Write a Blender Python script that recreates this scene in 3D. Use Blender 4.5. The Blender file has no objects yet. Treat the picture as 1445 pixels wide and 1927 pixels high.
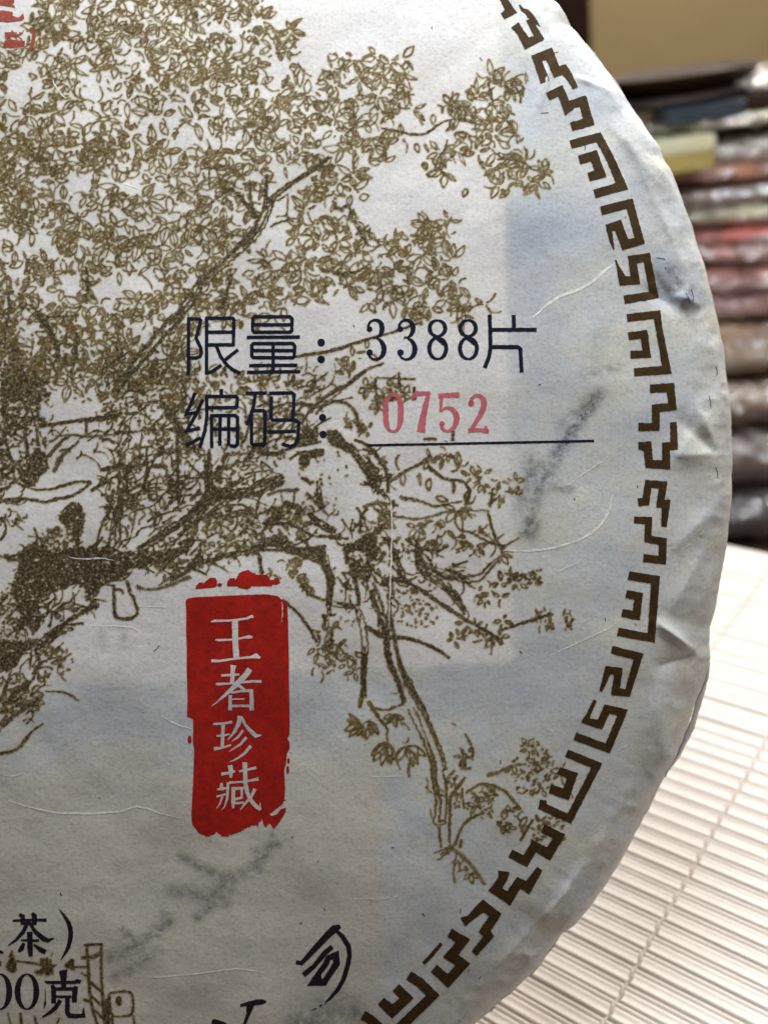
import bpy, math, random
import numpy as np
from mathutils import Matrix, Vector

# ------------------------------------------------------------------ camera (1 unit = 1 cm)
SC = bpy.context.scene
C = SC.collection
random.seed(7); RNG = np.random.default_rng(7)
SC.unit_settings.scale_length = 0.01
F, CX, CY = 1750.0, 722.5, 963.5          # focal length and centre of the 1445 x 1927 photograph, in its pixels
CAM_H = 15.1                              # lens above the mat
dn = np.array([.1327, -.8867, -.4431]); dn /= np.linalg.norm(dn)   # straight down, seen from the camera
up_c = -dn
fw_c = np.array([0, 0, -1.0]); fw_c -= up_c * (fw_c @ up_c); fw_c /= np.linalg.norm(fw_c)
rt_c = np.cross(fw_c, up_c)
R = np.stack([rt_c, fw_c, up_c])          # camera axes -> world axes
CAM = Matrix([list(R[0]) + [0], list(R[1]) + [0], list(R[2]) + [CAM_H], [0, 0, 0, 1]])
cd = bpy.data.cameras.new('camera'); cam = bpy.data.objects.new('camera', cd); C.objects.link(cam)
cam.matrix_world = CAM
cd.sensor_fit = 'VERTICAL'; cd.sensor_height = 36.0; cd.lens = F / 1927 * 36.0
cd.clip_start = 0.5; cd.clip_end = 2000
cd.dof.use_dof = True; cd.dof.focus_distance = 13.15; cd.dof.aperture_fstop = cd.lens * 1e-3 / 0.20
SC.camera = cam

# ------------------------------------------------------------------ light of the shop
world = bpy.data.worlds.new('World'); SC.world = world; world.use_nodes = True
bg = world.node_tree.nodes['Background']; bg.inputs[0].default_value = (1.0, 0.83, 0.62, 1); bg.inputs[1].default_value = 0.062

def lamp(name, loc, target, power, size, col, size_y=None):
    l = bpy.data.lights.new(name, 'AREA'); o = bpy.data.objects.new(name, l); C.objects.link(o)
    l.energy = power; l.color = col; l.size = size
    if size_y: l.shape = 'RECTANGLE'; l.size_y = size_y
    o.location = loc
    o.rotation_euler = (Vector(target) - Vector(loc)).to_track_quat('-Z', 'Y').to_euler()
    return o
lamp('ceiling_lamp', (1.5, 14.9, 36.5), (-2, 13, 14), 13400, 18, (0.90, 0.95, 1.0), 10)
lamp('back_lamp', (58, 112, 88), (8, 14, 0), 340000, 80, (1.0, 0.93, 0.85), 50)
lamp('wall_lamp', (34, 85, 60), (34, 120, 25), 14000, 20, (1.0, 0.82, 0.55))
for k_, (x_, y_) in enumerate(((30, 14), (46, 8), (62, 2), (20, 22))):           # the shop's small spotlights
    b_ = bpy.data.lights.new('spotlight_bulb', 'POINT'); b_.energy = 15500; b_.shadow_soft_size = .65; b_.color = (1.0, .90, .76) if k_ % 2 == 0 else (.86, .93, 1.0)
    o_ = bpy.data.objects.new('spotlight_bulb', b_); C.objects.link(o_); o_.location = (x_, y_, 44)
SC.view_settings.view_transform = 'Standard'; SC.view_settings.look = 'None'
SC.view_settings.exposure = 0.0; SC.view_settings.gamma = 1.0
SC.cycles.use_denoising = True
SC.cycles.transparent_max_bounces = 24

# ------------------------------------------------------------------ helpers
def link(name, me, mat=None, parent=None):
    o = bpy.data.objects.new(name, me); C.objects.link(o)
    if mat and me is not None: me.materials.clear(); me.materials.append(mat)
    if parent: o.parent = parent
    return o
def np_mesh(name, V, Q, smooth=True):
    me = bpy.data.meshes.new(name)
    V = np.asarray(V, np.float32); Q = np.asarray(Q, np.int32)
    me.vertices.add(len(V)); me.vertices.foreach_set('co', V.ravel())
    k = Q.shape[1]
    me.loops.add(Q.size); me.loops.foreach_set('vertex_index', Q.ravel())
    me.polygons.add(len(Q)); me.polygons.foreach_set('loop_start', np.arange(0, Q.size, k, dtype=np.int32))
    me.update(calc_edges=True); me.validate()
    me.polygons.foreach_set('use_smooth', np.full(len(me.polygons), smooth))
    return me
def tag(o, label=None, cat=None, group=None, kind=None):
    if label: o['label'] = label
    if cat: o['category'] = cat
    if group: o['group'] = group
    if kind: o['kind'] = kind
    return o
def empty(name, M):
    o = bpy.data.objects.new(name, None); C.objects.link(o); o.matrix_world = M; o.empty_display_size = 1
    return o

# value noise on arrays
_P = RNG.permutation(512); _G = RNG.random(512)
def vn(x, y, s=0):
    xi = np.floor(x).astype(int); yi = np.floor(y).astype(int); fx = x - xi; fy = y - yi
    fx = fx * fx * (3 - 2 * fx); fy = fy * fy * (3 - 2 * fy)
    h = lambda a, b: _G[_P[(_P[(a + s * 57) % 512] + b) % 512]]
    return (h(xi, yi) * (1 - fx) + h(xi + 1, yi) * fx) * (1 - fy) + (h(xi, yi + 1) * (1 - fx) + h(xi + 1, yi + 1) * fx) * fy
def fbm(x, y, s=0, o=3):
    a = 0; w = .5
    for i in range(o): a = a + w * vn(x * 2 ** i, y * 2 ** i, s + i); w *= .5
    return a / (1 - .5 ** o)

# node helpers
def mat_new(name):
    m = bpy.data.materials.new(name); m.use_nodes = True
    nt = m.node_tree; return m, nt, nt.nodes['Principled BSDF'], nt.nodes['Material Output']
def nd(nt, t, **kw):
    x = nt.nodes.new(t)
    for k, v in kw.items(): setattr(x, k, v)
    return x
def noise(nt, vec, scale, detail=4, rough=.6):
    x = nd(nt, 'ShaderNodeTexNoise'); x.inputs['Scale'].default_value = scale
    x.inputs['Detail'].default_value = detail; x.inputs['Roughness'].default_value = rough
    nt.links.new(vec, x.inputs['Vector']); return x.outputs['Fac']
def ramp(nt, fac, stops):
    r = nd(nt, 'ShaderNodeValToRGB'); nt.links.new(fac, r.inputs[0]); e = r.color_ramp.elements
    while len(e) < len(stops): e.new(.5)
    for i, (p, c) in enumerate(stops):
        e[i].position = p; e[i].color = (c, c, c, 1) if isinstance(c, (int, float)) else (*c, 1)
    return r.outputs[0]
def mixc(nt, fac, a, b, mode='MIX'):
    m = nd(nt, 'ShaderNodeMix', data_type='RGBA', blend_type=mode)
    for sock, v in ((m.inputs[0], fac), (m.inputs[6], a), (m.inputs[7], b)):
        if isinstance(v, (int, float)): sock.default_value = v
        elif isinstance(v, tuple): sock.default_value = (*v, 1)
        else: nt.links.new(v, sock)
    return m.outputs[2]
def math_(nt, op, a, b=0.0):
    m = nd(nt, 'ShaderNodeMath', operation=op)
    for sock, v in ((m.inputs[0], a), (m.inputs[1], b)):
        if isinstance(v, (int, float)): sock.default_value = v
        else: nt.links.new(v, sock)
    return m.outputs[0]
def bump(nt, h, strength, dist, prev=None):
    b = nd(nt, 'ShaderNodeBump'); b.inputs['Strength'].default_value = strength; b.inputs['Distance'].default_value = dist
    nt.links.new(h, b.inputs['Height'])
    if prev: nt.links.new(prev, b.inputs['Normal'])
    return b.outputs[0]

# ------------------------------------------------------------------ materials
def paper_material(name):
    m, nt, P, out = mat_new(name)
    tc = nd(nt, 'ShaderNodeTexCoord').outputs['Object']
    at = nd(nt, 'ShaderNodeAttribute', attribute_name='tint')
    sep = nd(nt, 'ShaderNodeSeparateColor'); nt.links.new(at.outputs['Color'], sep.inputs[0])
    blue, smudge, inner = sep.outputs
    big = noise(nt, tc, 1.6, 5, .62)
    col = mixc(nt, ramp(nt, big, [(.35, 0.0), (.68, 1.0)]), (.495, .51, .525), (.555, .535, .465))
    col = mixc(nt, math_(nt, 'MULTIPLY', blue, .95), col, (.34, .37, .43))
    col = mixc(nt, math_(nt, 'MULTIPLY', inner, .9), col, (.665, .625, .605))
    warm = math_(nt, 'SUBTRACT', 1.0, at.outputs['Alpha']); col = mixc(nt, math_(nt, 'MULTIPLY', warm, .8), col, (.54, .475, .385))
    sp = noise(nt, tc, 21, 4, .68)
    col = mixc(nt, 1.0, col, ramp(nt, sp, [(.30, .76), (.47, .97), (.72, 1.08)]), 'MULTIPLY')
    mp = nd(nt, 'ShaderNodeMapping'); mp.inputs['Scale'].default_value = (1, 3.2, 1); mp.inputs['Rotation'].default_value = (0, 0, .6)
    nt.links.new(tc, mp.inputs[0])
    fb = noise(nt, mp.outputs[0], 9, 3, .6)
    col = mixc(nt, 1.0, col, ramp(nt, fb, [(.3, .94), (.55, 1.0), (.75, 1.03)]), 'MULTIPLY')
    sm = math_(nt, 'MULTIPLY', smudge, ramp(nt, noise(nt, tc, 9, 5, .7), [(.36, .25), (.58, 1.0)]))
    col = mixc(nt, sm, col, (.085, .083, .092))
    nt.links.new(col, P.inputs['Base Color'])
    P.inputs['Roughness'].default_value = .62; P.inputs['Specular IOR Level'].default_value = .25
    b = bump(nt, sp, .15, .012); b = bump(nt, noise(nt, tc, 3.2, 3, .55), .22, .05, b)
    nt.links.new(b, P.inputs['Normal'])
    return m
def ink_material(name, col, alpha=1.0, lo=.75, spots=0.0, col2=None, scale=14):
    m, nt, P, out = mat_new(name)
    tc = nd(nt, 'ShaderNodeTexCoord').outputs['Object']
    n1 = noise(nt, tc, scale, 4, .7)
    c = mixc(nt, ramp(nt, noise(nt, tc, 6.5, 6, .78), [(.35, 0.0), (.65, 1.0)]), col, col2 or tuple(x * lo for x in col))
    nt.links.new(c, P.inputs['Base Color'])
    P.inputs['Roughness'].default_value = .6; P.inputs['Specular IOR Level'].default_value = .08
    nt.links.new(bump(nt, noise(nt, tc, 21, 4, .68), .22, .012), P.inputs['Normal'])
    if alpha < 1 or spots > 0:
        a = ramp(nt, n1, [(.30, max(0., alpha - spots)), (.55, alpha)])
        nt.links.new(a, P.inputs['Alpha'])
    return m
def tree_ink(name):
    m, nt, P, out = mat_new(name)
    tc = nd(nt, 'ShaderNodeTexCoord').outputs['Object']
    at = nd(nt, 'ShaderNodeAttribute', attribute_name='tint')
    sep = nd(nt, 'ShaderNodeSeparateColor'); nt.links.new(at.outputs['Color'], sep.inputs[0])
    core, fringe, dark = sep.outputs
    n1 = noise(nt, tc, 26, 4, .7)
    ink = math_(nt, 'MULTIPLY', core, ramp(nt, n1, [(.30, .62), (.55, 1.05)])); ink = math_(nt, 'MINIMUM', ink, 1.0)
    brown = mixc(nt, ramp(nt, noise(nt, tc, 2.2, 4, .65), [(.35, 0.), (.65, 1.)]), (.072, .046, .016), (.118, .075, .021))
    brown = mixc(nt, dark, brown, (.048, .033, .016))
    nt.links.new(mixc(nt, math_(nt, 'POWER', ink, .8), (.68, .56, .29), brown), P.inputs['Base Color'])
    al = math_(nt, 'MAXIMUM', math_(nt, 'MULTIPLY', fringe, .42), math_(nt, 'MULTIPLY', ink, .97))
    nt.links.new(al, P.inputs['Alpha'])
    P.inputs['Roughness'].default_value = .6; P.inputs['Specular IOR Level'].default_value = .08
    nt.links.new(bump(nt, noise(nt, tc, 21, 4, .68), .22, .012), P.inputs['Normal'])
    return m
PAPER = paper_material('mulberry_paper')
INK_TREE = tree_ink('brown_line_ink')
INK_BORDER = ink_material('dark_brown_ink', (.034, .018, .007), .99, spots=.08, col2=(.060, .034, .011))
INK_TEXT = ink_material('black_ink', (.006, .007, .016), .995, spots=.03, col2=(.010, .012, .028))
INK_PURPLE = ink_material('violet_black_ink', (.022, .014, .022), .98, spots=.1)
INK_SEAL = ink_material('vermilion_seal_ink', (.43, .018, .010), .98, spots=.08, col2=(.25, .012, .010), scale=26)
INK_RED = ink_material('red_number_ink', (.62, .13, .16), .82, spots=.25, scale=26)
INK_OLD_RED = ink_material('faded_red_ink', (.36, .07, .045), .90, spots=.3, scale=26)
FIBRE = ink_material('pale_fibre', (.92, .91, .84), .88, spots=.5, scale=10)
HAIR = ink_material('dark_fibre', (.05, .045, .04), .8)

# ------------------------------------------------------------------ the cake: shape
ZC = 13.0                                  # printed face is this far from the lens
ZR = 14.15
CXL, CYL = (30 - CX) * ZR / F, (CY - 892) * ZR / F     # its centre
RIM = [(1040,0),(1055,12),(1075,50),(1098,80),(1120,105),(1142,136),(1165,165),(1195,215),(1216,246),(1243,285),(1248,300),(1262,325),(1290,395),(1302,432),(1315,470),(1333,530),(1340,560),(1352,610),(1366,700),(1374,790),(1376,850),(1376,930),(1369,1000),(1364,1040),(1352,1098),(1346,1140),(1336,1180),(1333,1215),(1336,1240),(1326,1275),(1312,1310),(1296,1360),(1280,1400),(1262,1440),(1240,1480),(1218,1528),(1196,1567),(1176,1606),(1148,1650),(1122,1690),(1104,1712),(1083,1736),(1060,1752),(1035,1785),(1015,1815),(985,1846),(950,1875),(920,1903),(890,1930)]
RIM = np.array(RIM, float)
rth = np.arctan2(-(RIM[:, 1] - 892), RIM[:, 0] - 30); rr = np.hypot(RIM[:, 0] - 30, RIM[:, 1] - 892)
o_ = np.argsort(rth); rth = rth[o_]; rr = rr[o_]
def rim_px(th):
    th = (th + np.pi) % (2 * np.pi) - np.pi
    inside = np.interp(th, rth, rr)
    e = np.clip((np.abs(th) - .80) / .3, 0, 1)
    return inside * (1 - e) + 1349 * e
PS = np.array([0, .3, .6, .80, .86, .90, .93, .955, .975, .99, .998, 1.0])
PZ = np.array([0, -.03, -.12, -.24, -.30, -.36, -.44, -.55, -.70, -.90, -1.12, -1.30])
_s = np.linspace(0, 1, 2000); _z = np.interp(_s, PS, PZ)
_k = np.ones(61) / 61; _zz = np.convolve(np.pad(_z, 30, 'edge'), _k, 'valid'); _w = np.clip((_s - .98) / .02, 0, 1); _z = _zz * (1 - _w) + _z * _w
def prof(s): return np.interp(s, _s, _z)
TT = np.linspace(-np.pi, np.pi, 2881)
RT = np.full(len(TT), 11.0)
_ss = np.linspace(.85, 1, 300)
for it in range(6):
    r = _ss[None] * RT[:, None]; x = r * np.cos(TT)[:, None] + CXL; y = r * np.sin(TT)[:, None] + CYL; z = ZC - prof(_ss)[None]
    px = x / z * F + CX; py = CY - y / z * F
    pr = np.hypot(px - 30, py - 892).max(1)
    RT *= rim_px(TT) / pr
RT += (fbm(TT * 40 + 300, TT * 0 + 3.3, 3, 3) - .5) * .05
def Rth(th): return np.interp((th + np.pi) % (2 * np.pi) - np.pi, TT, RT)
def px2xy(X, Y, z=0.0):                   # a point of the photograph on the plane z of the cake
    return (X - CX) / F * (ZC - z) - CXL, (CY - Y) / F * (ZC - z) - CYL

def seg_d(x, y, a, b):
    ax, ay = px2xy(*a); bx, by = px2xy(*b); dx, dy = bx - ax, by - ay; L = dx * dx + dy * dy
    t = np.clip(((x - ax) * dx + (y - ay) * dy) / L, 0, 1)
    return np.hypot(x - ax - t * dx, y - ay - t * dy), t, ((x - ax) * (-dy) + (y - ay) * dx) / math.sqrt(L)
# folds of the paper: (from, to, height, width, one-sided)
CREASES = [((1256,1182),(1338,1241), .085, .085, 0), ((1262,1262),(1334,1242), -.05, .09, 0), 
           ((1300,795),(1373,852), -.075, .16, 1), ((1338,772),(1372,845), .05, .10, 0), ((1290,855),(1372,850), .045, .14, 0),
           ((1290,545),(1345,560), .06, .08, 0), ((1230,535),(1310,572), -.05, .12, 0), ((1318,520),(1296,575), .04, .09, 0), ((1240,500),(1290,560), -.04, .10, 0),
           ((1160,215),(1262,330), .045, .14, 1), ((1190,240),(1330,530), .035, .10, 1), ((1100,120),(1160,140), .03, .05, 0), ((1045,95),(1020,190), .020, .05, 0),
           ((1330,800),(1285,860), .035, .16, 0), ((1355,960),(1280,1040), .03, .15, 0), ((1345,1040),(1275,1160), .03, .14, 0),
           ((1150,600),(1100,760), .012, .35, 0), ((1110,720),(1240,700), .014, .3, 0), ((1260,1300),(1240,1420), .025, .2, 0), ((1215,1480),(1110,1660), .02, .16, 0),
           ((1110,1650),(1035,1760), .03, .08, 0), ((1080,1700),(940,1850), .02, .10, 0), ((1110,40),(1220,250), .03, .15, 0)]
def Hs(x, y):
    r = np.hypot(x, y); th = np.arctan2(y, x); s = np.clip(r / Rth(th), 0, 1)
    h = prof(s)
    edge = np.clip((s - .915) / .05, 0, 1); fade = 1 - np.clip((s - .985) / .015, 0, 1)
    h = h + (fbm(x * .55 + 40, y * .55 + 40, 11, 2) - .5) * .10 * fade
    h = h + (fbm(x * 1.3 + 10, y * 1.3 + 70, 15, 2) - .5) * .03 * fade
    rid = 1 - np.abs(2 * fbm(th * 9 + 50, r * 1.1 + 20, 21, 2) - 1)
    rid2 = 1 - np.abs(2 * fbm(th * 26 + 80, r * 2.3 + 20, 25, 3) - 1)
    h = h + ((rid - .6) * .11 + (rid2 - .6) * .045) * edge * fade
    for a, b, A, w, one in CREASES:
        d, t, side = seg_d(x, y, a, b)
        k = np.exp(-(d / w) ** 1.3) * np.sin(np.pi * np.clip(t * .86 + .12, 0, 1)) ** .6
        if one: k = k * (.35 + .65 / (1 + np.exp(-np.clip(side / .05, -30, 30))))
        h = h + 1.35 * A * k * fade
    return h
def to_surf(X, Y):                        # print on the paper: photograph -> face of the cake
    X = np.asarray(X, float); Y = np.asarray(Y, float); z = np.zeros_like(X)
    for _ in range(5):
        x, y = px2xy(X, Y, z); z = Hs(x, y)
    return x, y, z

def soft(d, w): return 1 / (1 + np.exp(np.clip(d / w, -30, 30)))
def tint(x, y, z):                        # lasting marks in the paper: bluish blotches, charcoal smudges, the inner leaflet showing through
    X = x + CXL; Y = y + CYL; D = ZC - z
    px = X / D * F + CX; py = CY - Y / D * F
    px = px + (fbm(x * 3, y * 3, 31) - .5) * 7; py = py + (fbm(x * 3 + 9, y * 3, 33) - .5) * 7
    n = fbm(x * .9 + 3, y * .9 + 7, 41, 4)
    blue = np.clip((n - .42) * 2.4, 0, 1) * .42
    for bx, by, rx, ry, a in [(1040,430,110,60,.9),(1170,200,60,28,.75),(1110,90,50,35,.5),(1290,420,50,60,.5),(1280,560,60,22,.9),(1245,505,22,40,.8),(760,350,100,50,.45),(700,60,150,60,.35),
                              (1020,700,60,150,.45),(1090,180,40,40,.4),(960,480,60,90,.35),(1190,330,40,60,.3),(1230,800,60,40,.4),(250,1350,220,60,.4),(900,1290,200,50,.45),(850,1600,120,120,.25)]:
        blue = blue + a * np.exp(-((px - bx) / rx) ** 2 - ((py - by) / ry) ** 2)
    ex = 950 + (py - 500) * .022; ey = 1282 - (px - 300) * .055 - np.clip(px - 780, 0, 400) * .02
    inner = soft(px - ex, 2.8) * soft(py - ey, 3.2) * (.85 + .25 * n)
    inner2 = soft(px - 716, 9) * soft(1440 - py, 25) * .75
    blue = blue * (1 - .65 * inner) * (1 - .8 * inner2)
    sm = 0 * px
    for (ax, ay), (bx, by), w, a in [((1122,742),(1085,800),11,.75),((1085,800),(1048,860),10,.85),((1048,860),(1012,925),10,.8),((1012,925),(988,1005),9,.75),((1000,870),(985,950),12,.6),((1105,765),(1050,800),8,.5),((1100,705),(1160,690),12,.35),((1010,905),(1072,922),8,.5),((1020,880),(1000,895),14,.5),((1260,505),(1290,545),10,.6),((1235,540),(1300,560),9,.6),((1010,985),(1000,1010),9,.5),
                                     ((345,1612),(420,1655),9,.62),((420,1655),(470,1640),10,.55),((470,1640),(515,1590),9,.65),((325,1675),(395,1690),8,.6),((395,1690),(440,1650),9,.6),((370,1725),(430,1680),8,.6),((400,1640),(425,1700),8,.5),((480,1600),(490,1640),7,.5),((510,1570),(525,1590),6,.45),((205,1800),(260,1780),9,.55),((260,1780),(320,1735),10,.6),((215,1840),(300,1790),8,.45),((230,1750),(270,1785),7,.5),((300,1745),(310,1720),7,.4),
                                     ((560,1925),(660,1905),24,.55),((600,1890),(640,1915),16,.4),((1070,25),(1068,48),10,.6),((1055,20),(1075,50),8,.6),((195,1190),(196,1215),7,.3),((233,1190),(233,1215),7,.3),((1130,620),(1110,700),14,.22)]:
        dx, dy = bx - ax, by - ay; t = np.clip(((px - ax) * dx + (py - ay) * dy) / (dx * dx + dy * dy), 0, 1)
        d = np.hypot(px - ax - t * dx, py - ay - t * dy) / 1.3
        sm = np.maximum(sm, a * np.exp(-(d / w) ** 2))
    sm = sm * 1.25 * (.45 + fbm(x * 4, y * 4, 51, 3))
    c = np.stack([np.clip(blue, 0, 1), np.clip(sm, 0, 1), np.clip(inner * .8, 0, 1), 1 - np.clip(inner2 * (.7 + .6 * n), 0, 1) * .95], -1)
    return c.astype(np.float32)
def add_tint(me, c):
    a = me.color_attributes.new('tint', 'FLOAT_COLOR', 'POINT'); a.data.foreach_set('color', np.ascontiguousarray(c).ravel())

CAKE_M = CAM @ Matrix.Translation((CXL, CYL, -ZC))
cake = empty('tea_cake', CAKE_M)
tag(cake, 'round tea cake in white paper wrapper printed with brown tree and red seal', 'tea cake')

th = np.concatenate([np.linspace(-1.35, 1.35, 1150), np.linspace(1.35, 2 * np.pi - 1.35, 130)[1:-1]])
s = np.concatenate([np.linspace(0.01, .80, 150), np.linspace(.80, .985, 62)[1:], np.linspace(.985, 1, 14)[1:]])
r = s[:, None] * Rth(th)[None]; x = r * np.cos(th)[None]; y = r * np.sin(th)[None]; z = Hs(x, y)
back = [(1.0, -1.6), (.995, -1.85), (.975, -2.1), (.94, -2.28), (.88, -2.36), (.5, -2.38), (.01, -2.38)]
bx, by, bz = [x], [y], [z]
for bs, bzv in back:
    q = bs * Rth(th); bx.append((q * np.cos(th))[None]); by.append((q * np.sin(th))[None]); bz.append(np.full((1, len(th)), bzv))
x = np.concatenate(bx); y = np.concatenate(by); z = np.concatenate(bz)
m_, n_ = x.shape
V = np.stack([x, y, z], -1).reshape(-1, 3)
i = np.arange(m_ - 1)[:, None] * n_; j = np.arange(n_)[None]; j2 = (j + 1) % n_
Q = np.stack([i + j, i + n_ + j, i + n_ + j2, i + j2], -1).reshape(-1, 4)
me = np_mesh('wrapper', V, Q); add_tint(me, tint(V[:, 0], V[:, 1], V[:, 2]))
wrapper = link('wrapper', me, PAPER, cake); tag(wrapper, 'creased white mulberry paper with bluish blotches')

# ------------------------------------------------------------------ printing: ribbons and filled shapes laid on the paper
class Ink:
    def __init__(s): s.V = []; s.Q = []; s.n = 0; s.k = 0
    def ribbon(s, pts, wid, off, closed=False, step=5.0, jit=0.0, cap=0.5):
        P = np.asarray(pts, float); W = np.broadcast_to(np.asarray(wid, float), (len(P),)).copy()
        if closed: P = np.vstack([P, P[:1]]); W = np.append(W, W[0])
        L = np.hypot(*np.diff(P, axis=0).T); keep = np.r_[True, L > 1e-3]; P = P[keep]; W = W[keep]
        if len(P) < 2: return
        D = np.diff(P, axis=0); L = np.hypot(*D.T); D /= L[:, None]; N = np.stack([-D[:, 1], D[:, 0]], -1)
        if closed: Na = np.vstack([N[-1:], N]); Nb = np.vstack([N, N[:1]])
        else: Na = np.vstack([N[:1], N]); Nb = np.vstack([N, N[-1:]])
        M = Na + Nb; q = (M * M).sum(1); q[q < .5] = .5; M = M * (2 / q)[:, None]        # mitred corners
        A = P + M * W[:, None] / 2; B = P - M * W[:, None] / 2
        if not closed and cap:
            A[0] -= D[0] * W[0] * cap * .5; B[0] -= D[0] * W[0] * cap * .5; A[-1] += D[-1] * W[-1] * cap * .5; B[-1] += D[-1] * W[-1] * cap * .5
        AA, BB = [], []
        for i in range(len(P) - 1):
            k = max(1, int(math.ceil(L[i] / step))); t = np.arange(k)[:, None] / k
            AA.append(A[i] + (A[i + 1] - A[i]) * t); BB.append(B[i] + (B[i + 1] - B[i]) * t)
        AA.append(A[-1:]); BB.append(B[-1:]); A = np.vstack(AA); B = np.vstack(BB)
        if jit: A = A + RNG.normal(0, jit, A.shape); B = B + RNG.normal(0, jit, B.shape)
        nc = max(1, int(W.max() // 9)); rows = [A + (B - A) * (t / nc) for t in range(nc + 1)]
        G = np.stack(rows, 1); m = len(G); c = nc + 1
        s._grid(G.reshape(-1, 2), m, c, off)
    def _grid(s, G, m, c, off):
        s.k += 1
        s.V.append(np.c_[G, np.full(len(G), off + (s.k % 60) * 1.2e-5)])
        i = np.arange(m - 1)[:, None] * c + s.n; j = np.arange(c - 1)[None]
        s.Q.append(np.stack([i + j, i + j + 1, i + c + j + 1, i + c + j], -1).reshape(-1, 4)); s.n += len(G)
    def disc(s, cx, cy, rx, ry, off, rot=0, jit=0, k=16, ring=3):
        a = np.linspace(0, 2 * np.pi, k, endpoint=False); e = 1 + (RNG.normal(0, jit, k) if jit else 0)
        u, v = np.cos(a) * rx * e, np.sin(a) * ry * e; c, d = math.cos(rot), math.sin(rot)
        out = np.stack([cx + u * c - v * d, cy + u * d + v * c], -1); ctr = np.array([cx, cy])
        rows = [ctr + (out - ctr) * t for t in np.linspace(.02, 1, ring + 1)]
        G = np.stack([np.vstack([q, q[:1]]) for q in rows], 0)
        s._grid(G.reshape(-1, 2), ring + 1, k + 1, off)
    def poly(s, pts, off, step=9.0, holes=0.0, hs=.06):   # filled outline: scan-line cells, optionally torn by noise
        P = np.asarray(pts, float); y0, y1 = P[:, 1].min(), P[:, 1].max(); X2 = np.roll(P, -1, 0); s.k += 1
        rows = max(2, int((y1 - y0) / 3.0)); ys = np.linspace(y0 + .01, y1 - .01, rows + 1)
        def cuts(yv):
            m = (P[:, 1] > yv) != (X2[:, 1] > yv)
            return np.sort(P[m, 0] + (yv - P[m, 1]) / (X2[m, 1] - P[m, 1]) * (X2[m, 0] - P[m, 0]))
        cs = [cuts(v) for v in ys]; o = off + (s.k % 60) * 1.2e-5
        for i in range(rows):
            a, b = cs[i], cs[i + 1]
            if len(a) != len(b):
                c = cuts((ys[i] + ys[i + 1]) / 2); a = b = c
            for q in range(0, len(a) - 1, 2):
                k = max(1, int(max(a[q + 1] - a[q], b[q + 1] - b[q]) / step)); t = np.linspace(0, 1, k + 1)
                top = np.c_[a[q] + (a[q + 1] - a[q]) * t, np.full(k + 1, ys[i])]; bot = np.c_[b[q] + (b[q + 1] - b[q]) * t, np.full(k + 1, ys[i + 1])]
                G = np.vstack([top, bot]); s.V.append(np.c_[G, np.full(len(G), o)])
                c = k + 1; jj = np.arange(k) + s.n
                QQ = np.stack([jj, jj + 1, jj + c + 1, jj + c], -1)
                if holes:
                    mid = (G[:k] + G[c + 1:]) / 2
                    QQ = QQ[fbm(mid[:, 0] * hs, mid[:, 1] * hs * 1.3, 61, 3) > holes]
                s.Q.append(QQ); s.n += len(G)
    def build(s, name, mat, parent, with_tint=False, label=None):
        V = np.vstack(s.V); x, y, z = to_surf(V[:, 0], V[:, 1])
        # lift along the surface normal, towards the lens side
        me = np_mesh(name, np.stack([x, y, z + V[:, 2]], -1), np.vstack([q for q in s.Q if len(q)]))
        if with_tint: add_tint(me, tint(x, y, z))
        o = link(name, me, mat, parent)
        if label: o['label'] = label
        return o
def Z(x0, y0, sc):
    def f(pts):
        a = np.asarray([p[:2] for p in pts], float); w = np.asarray([(p[2] if len(p) > 2 else 0) for p in pts], float)
        return np.stack([x0 + a[:, 0] / sc, y0 + a[:, 1] / sc], -1), w / sc
    return f
def smooth(P, W, n=2):
    P = np.asarray(P, float); W = np.asarray(W, float)
    for _ in range(n):
        if len(P) < 3: break
        q = np.empty((2 * len(P), 2)); w = np.empty(2 * len(P))
        q[0] = P[0]; q[-1] = P[-1]; w[0] = W[0]; w[-1] = W[-1]
        q[1:-1:2] = P[:-1] * .75 + P[1:] * .25; q[2:-1:2] = P[:-1] * .25 + P[1:] * .75
        w[1:-1:2] = W[:-1] * .75 + W[1:] * .25; w[2:-1:2] = W[:-1] * .25 + W[1:] * .75
        P, W = q, w
    return P, W
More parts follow.
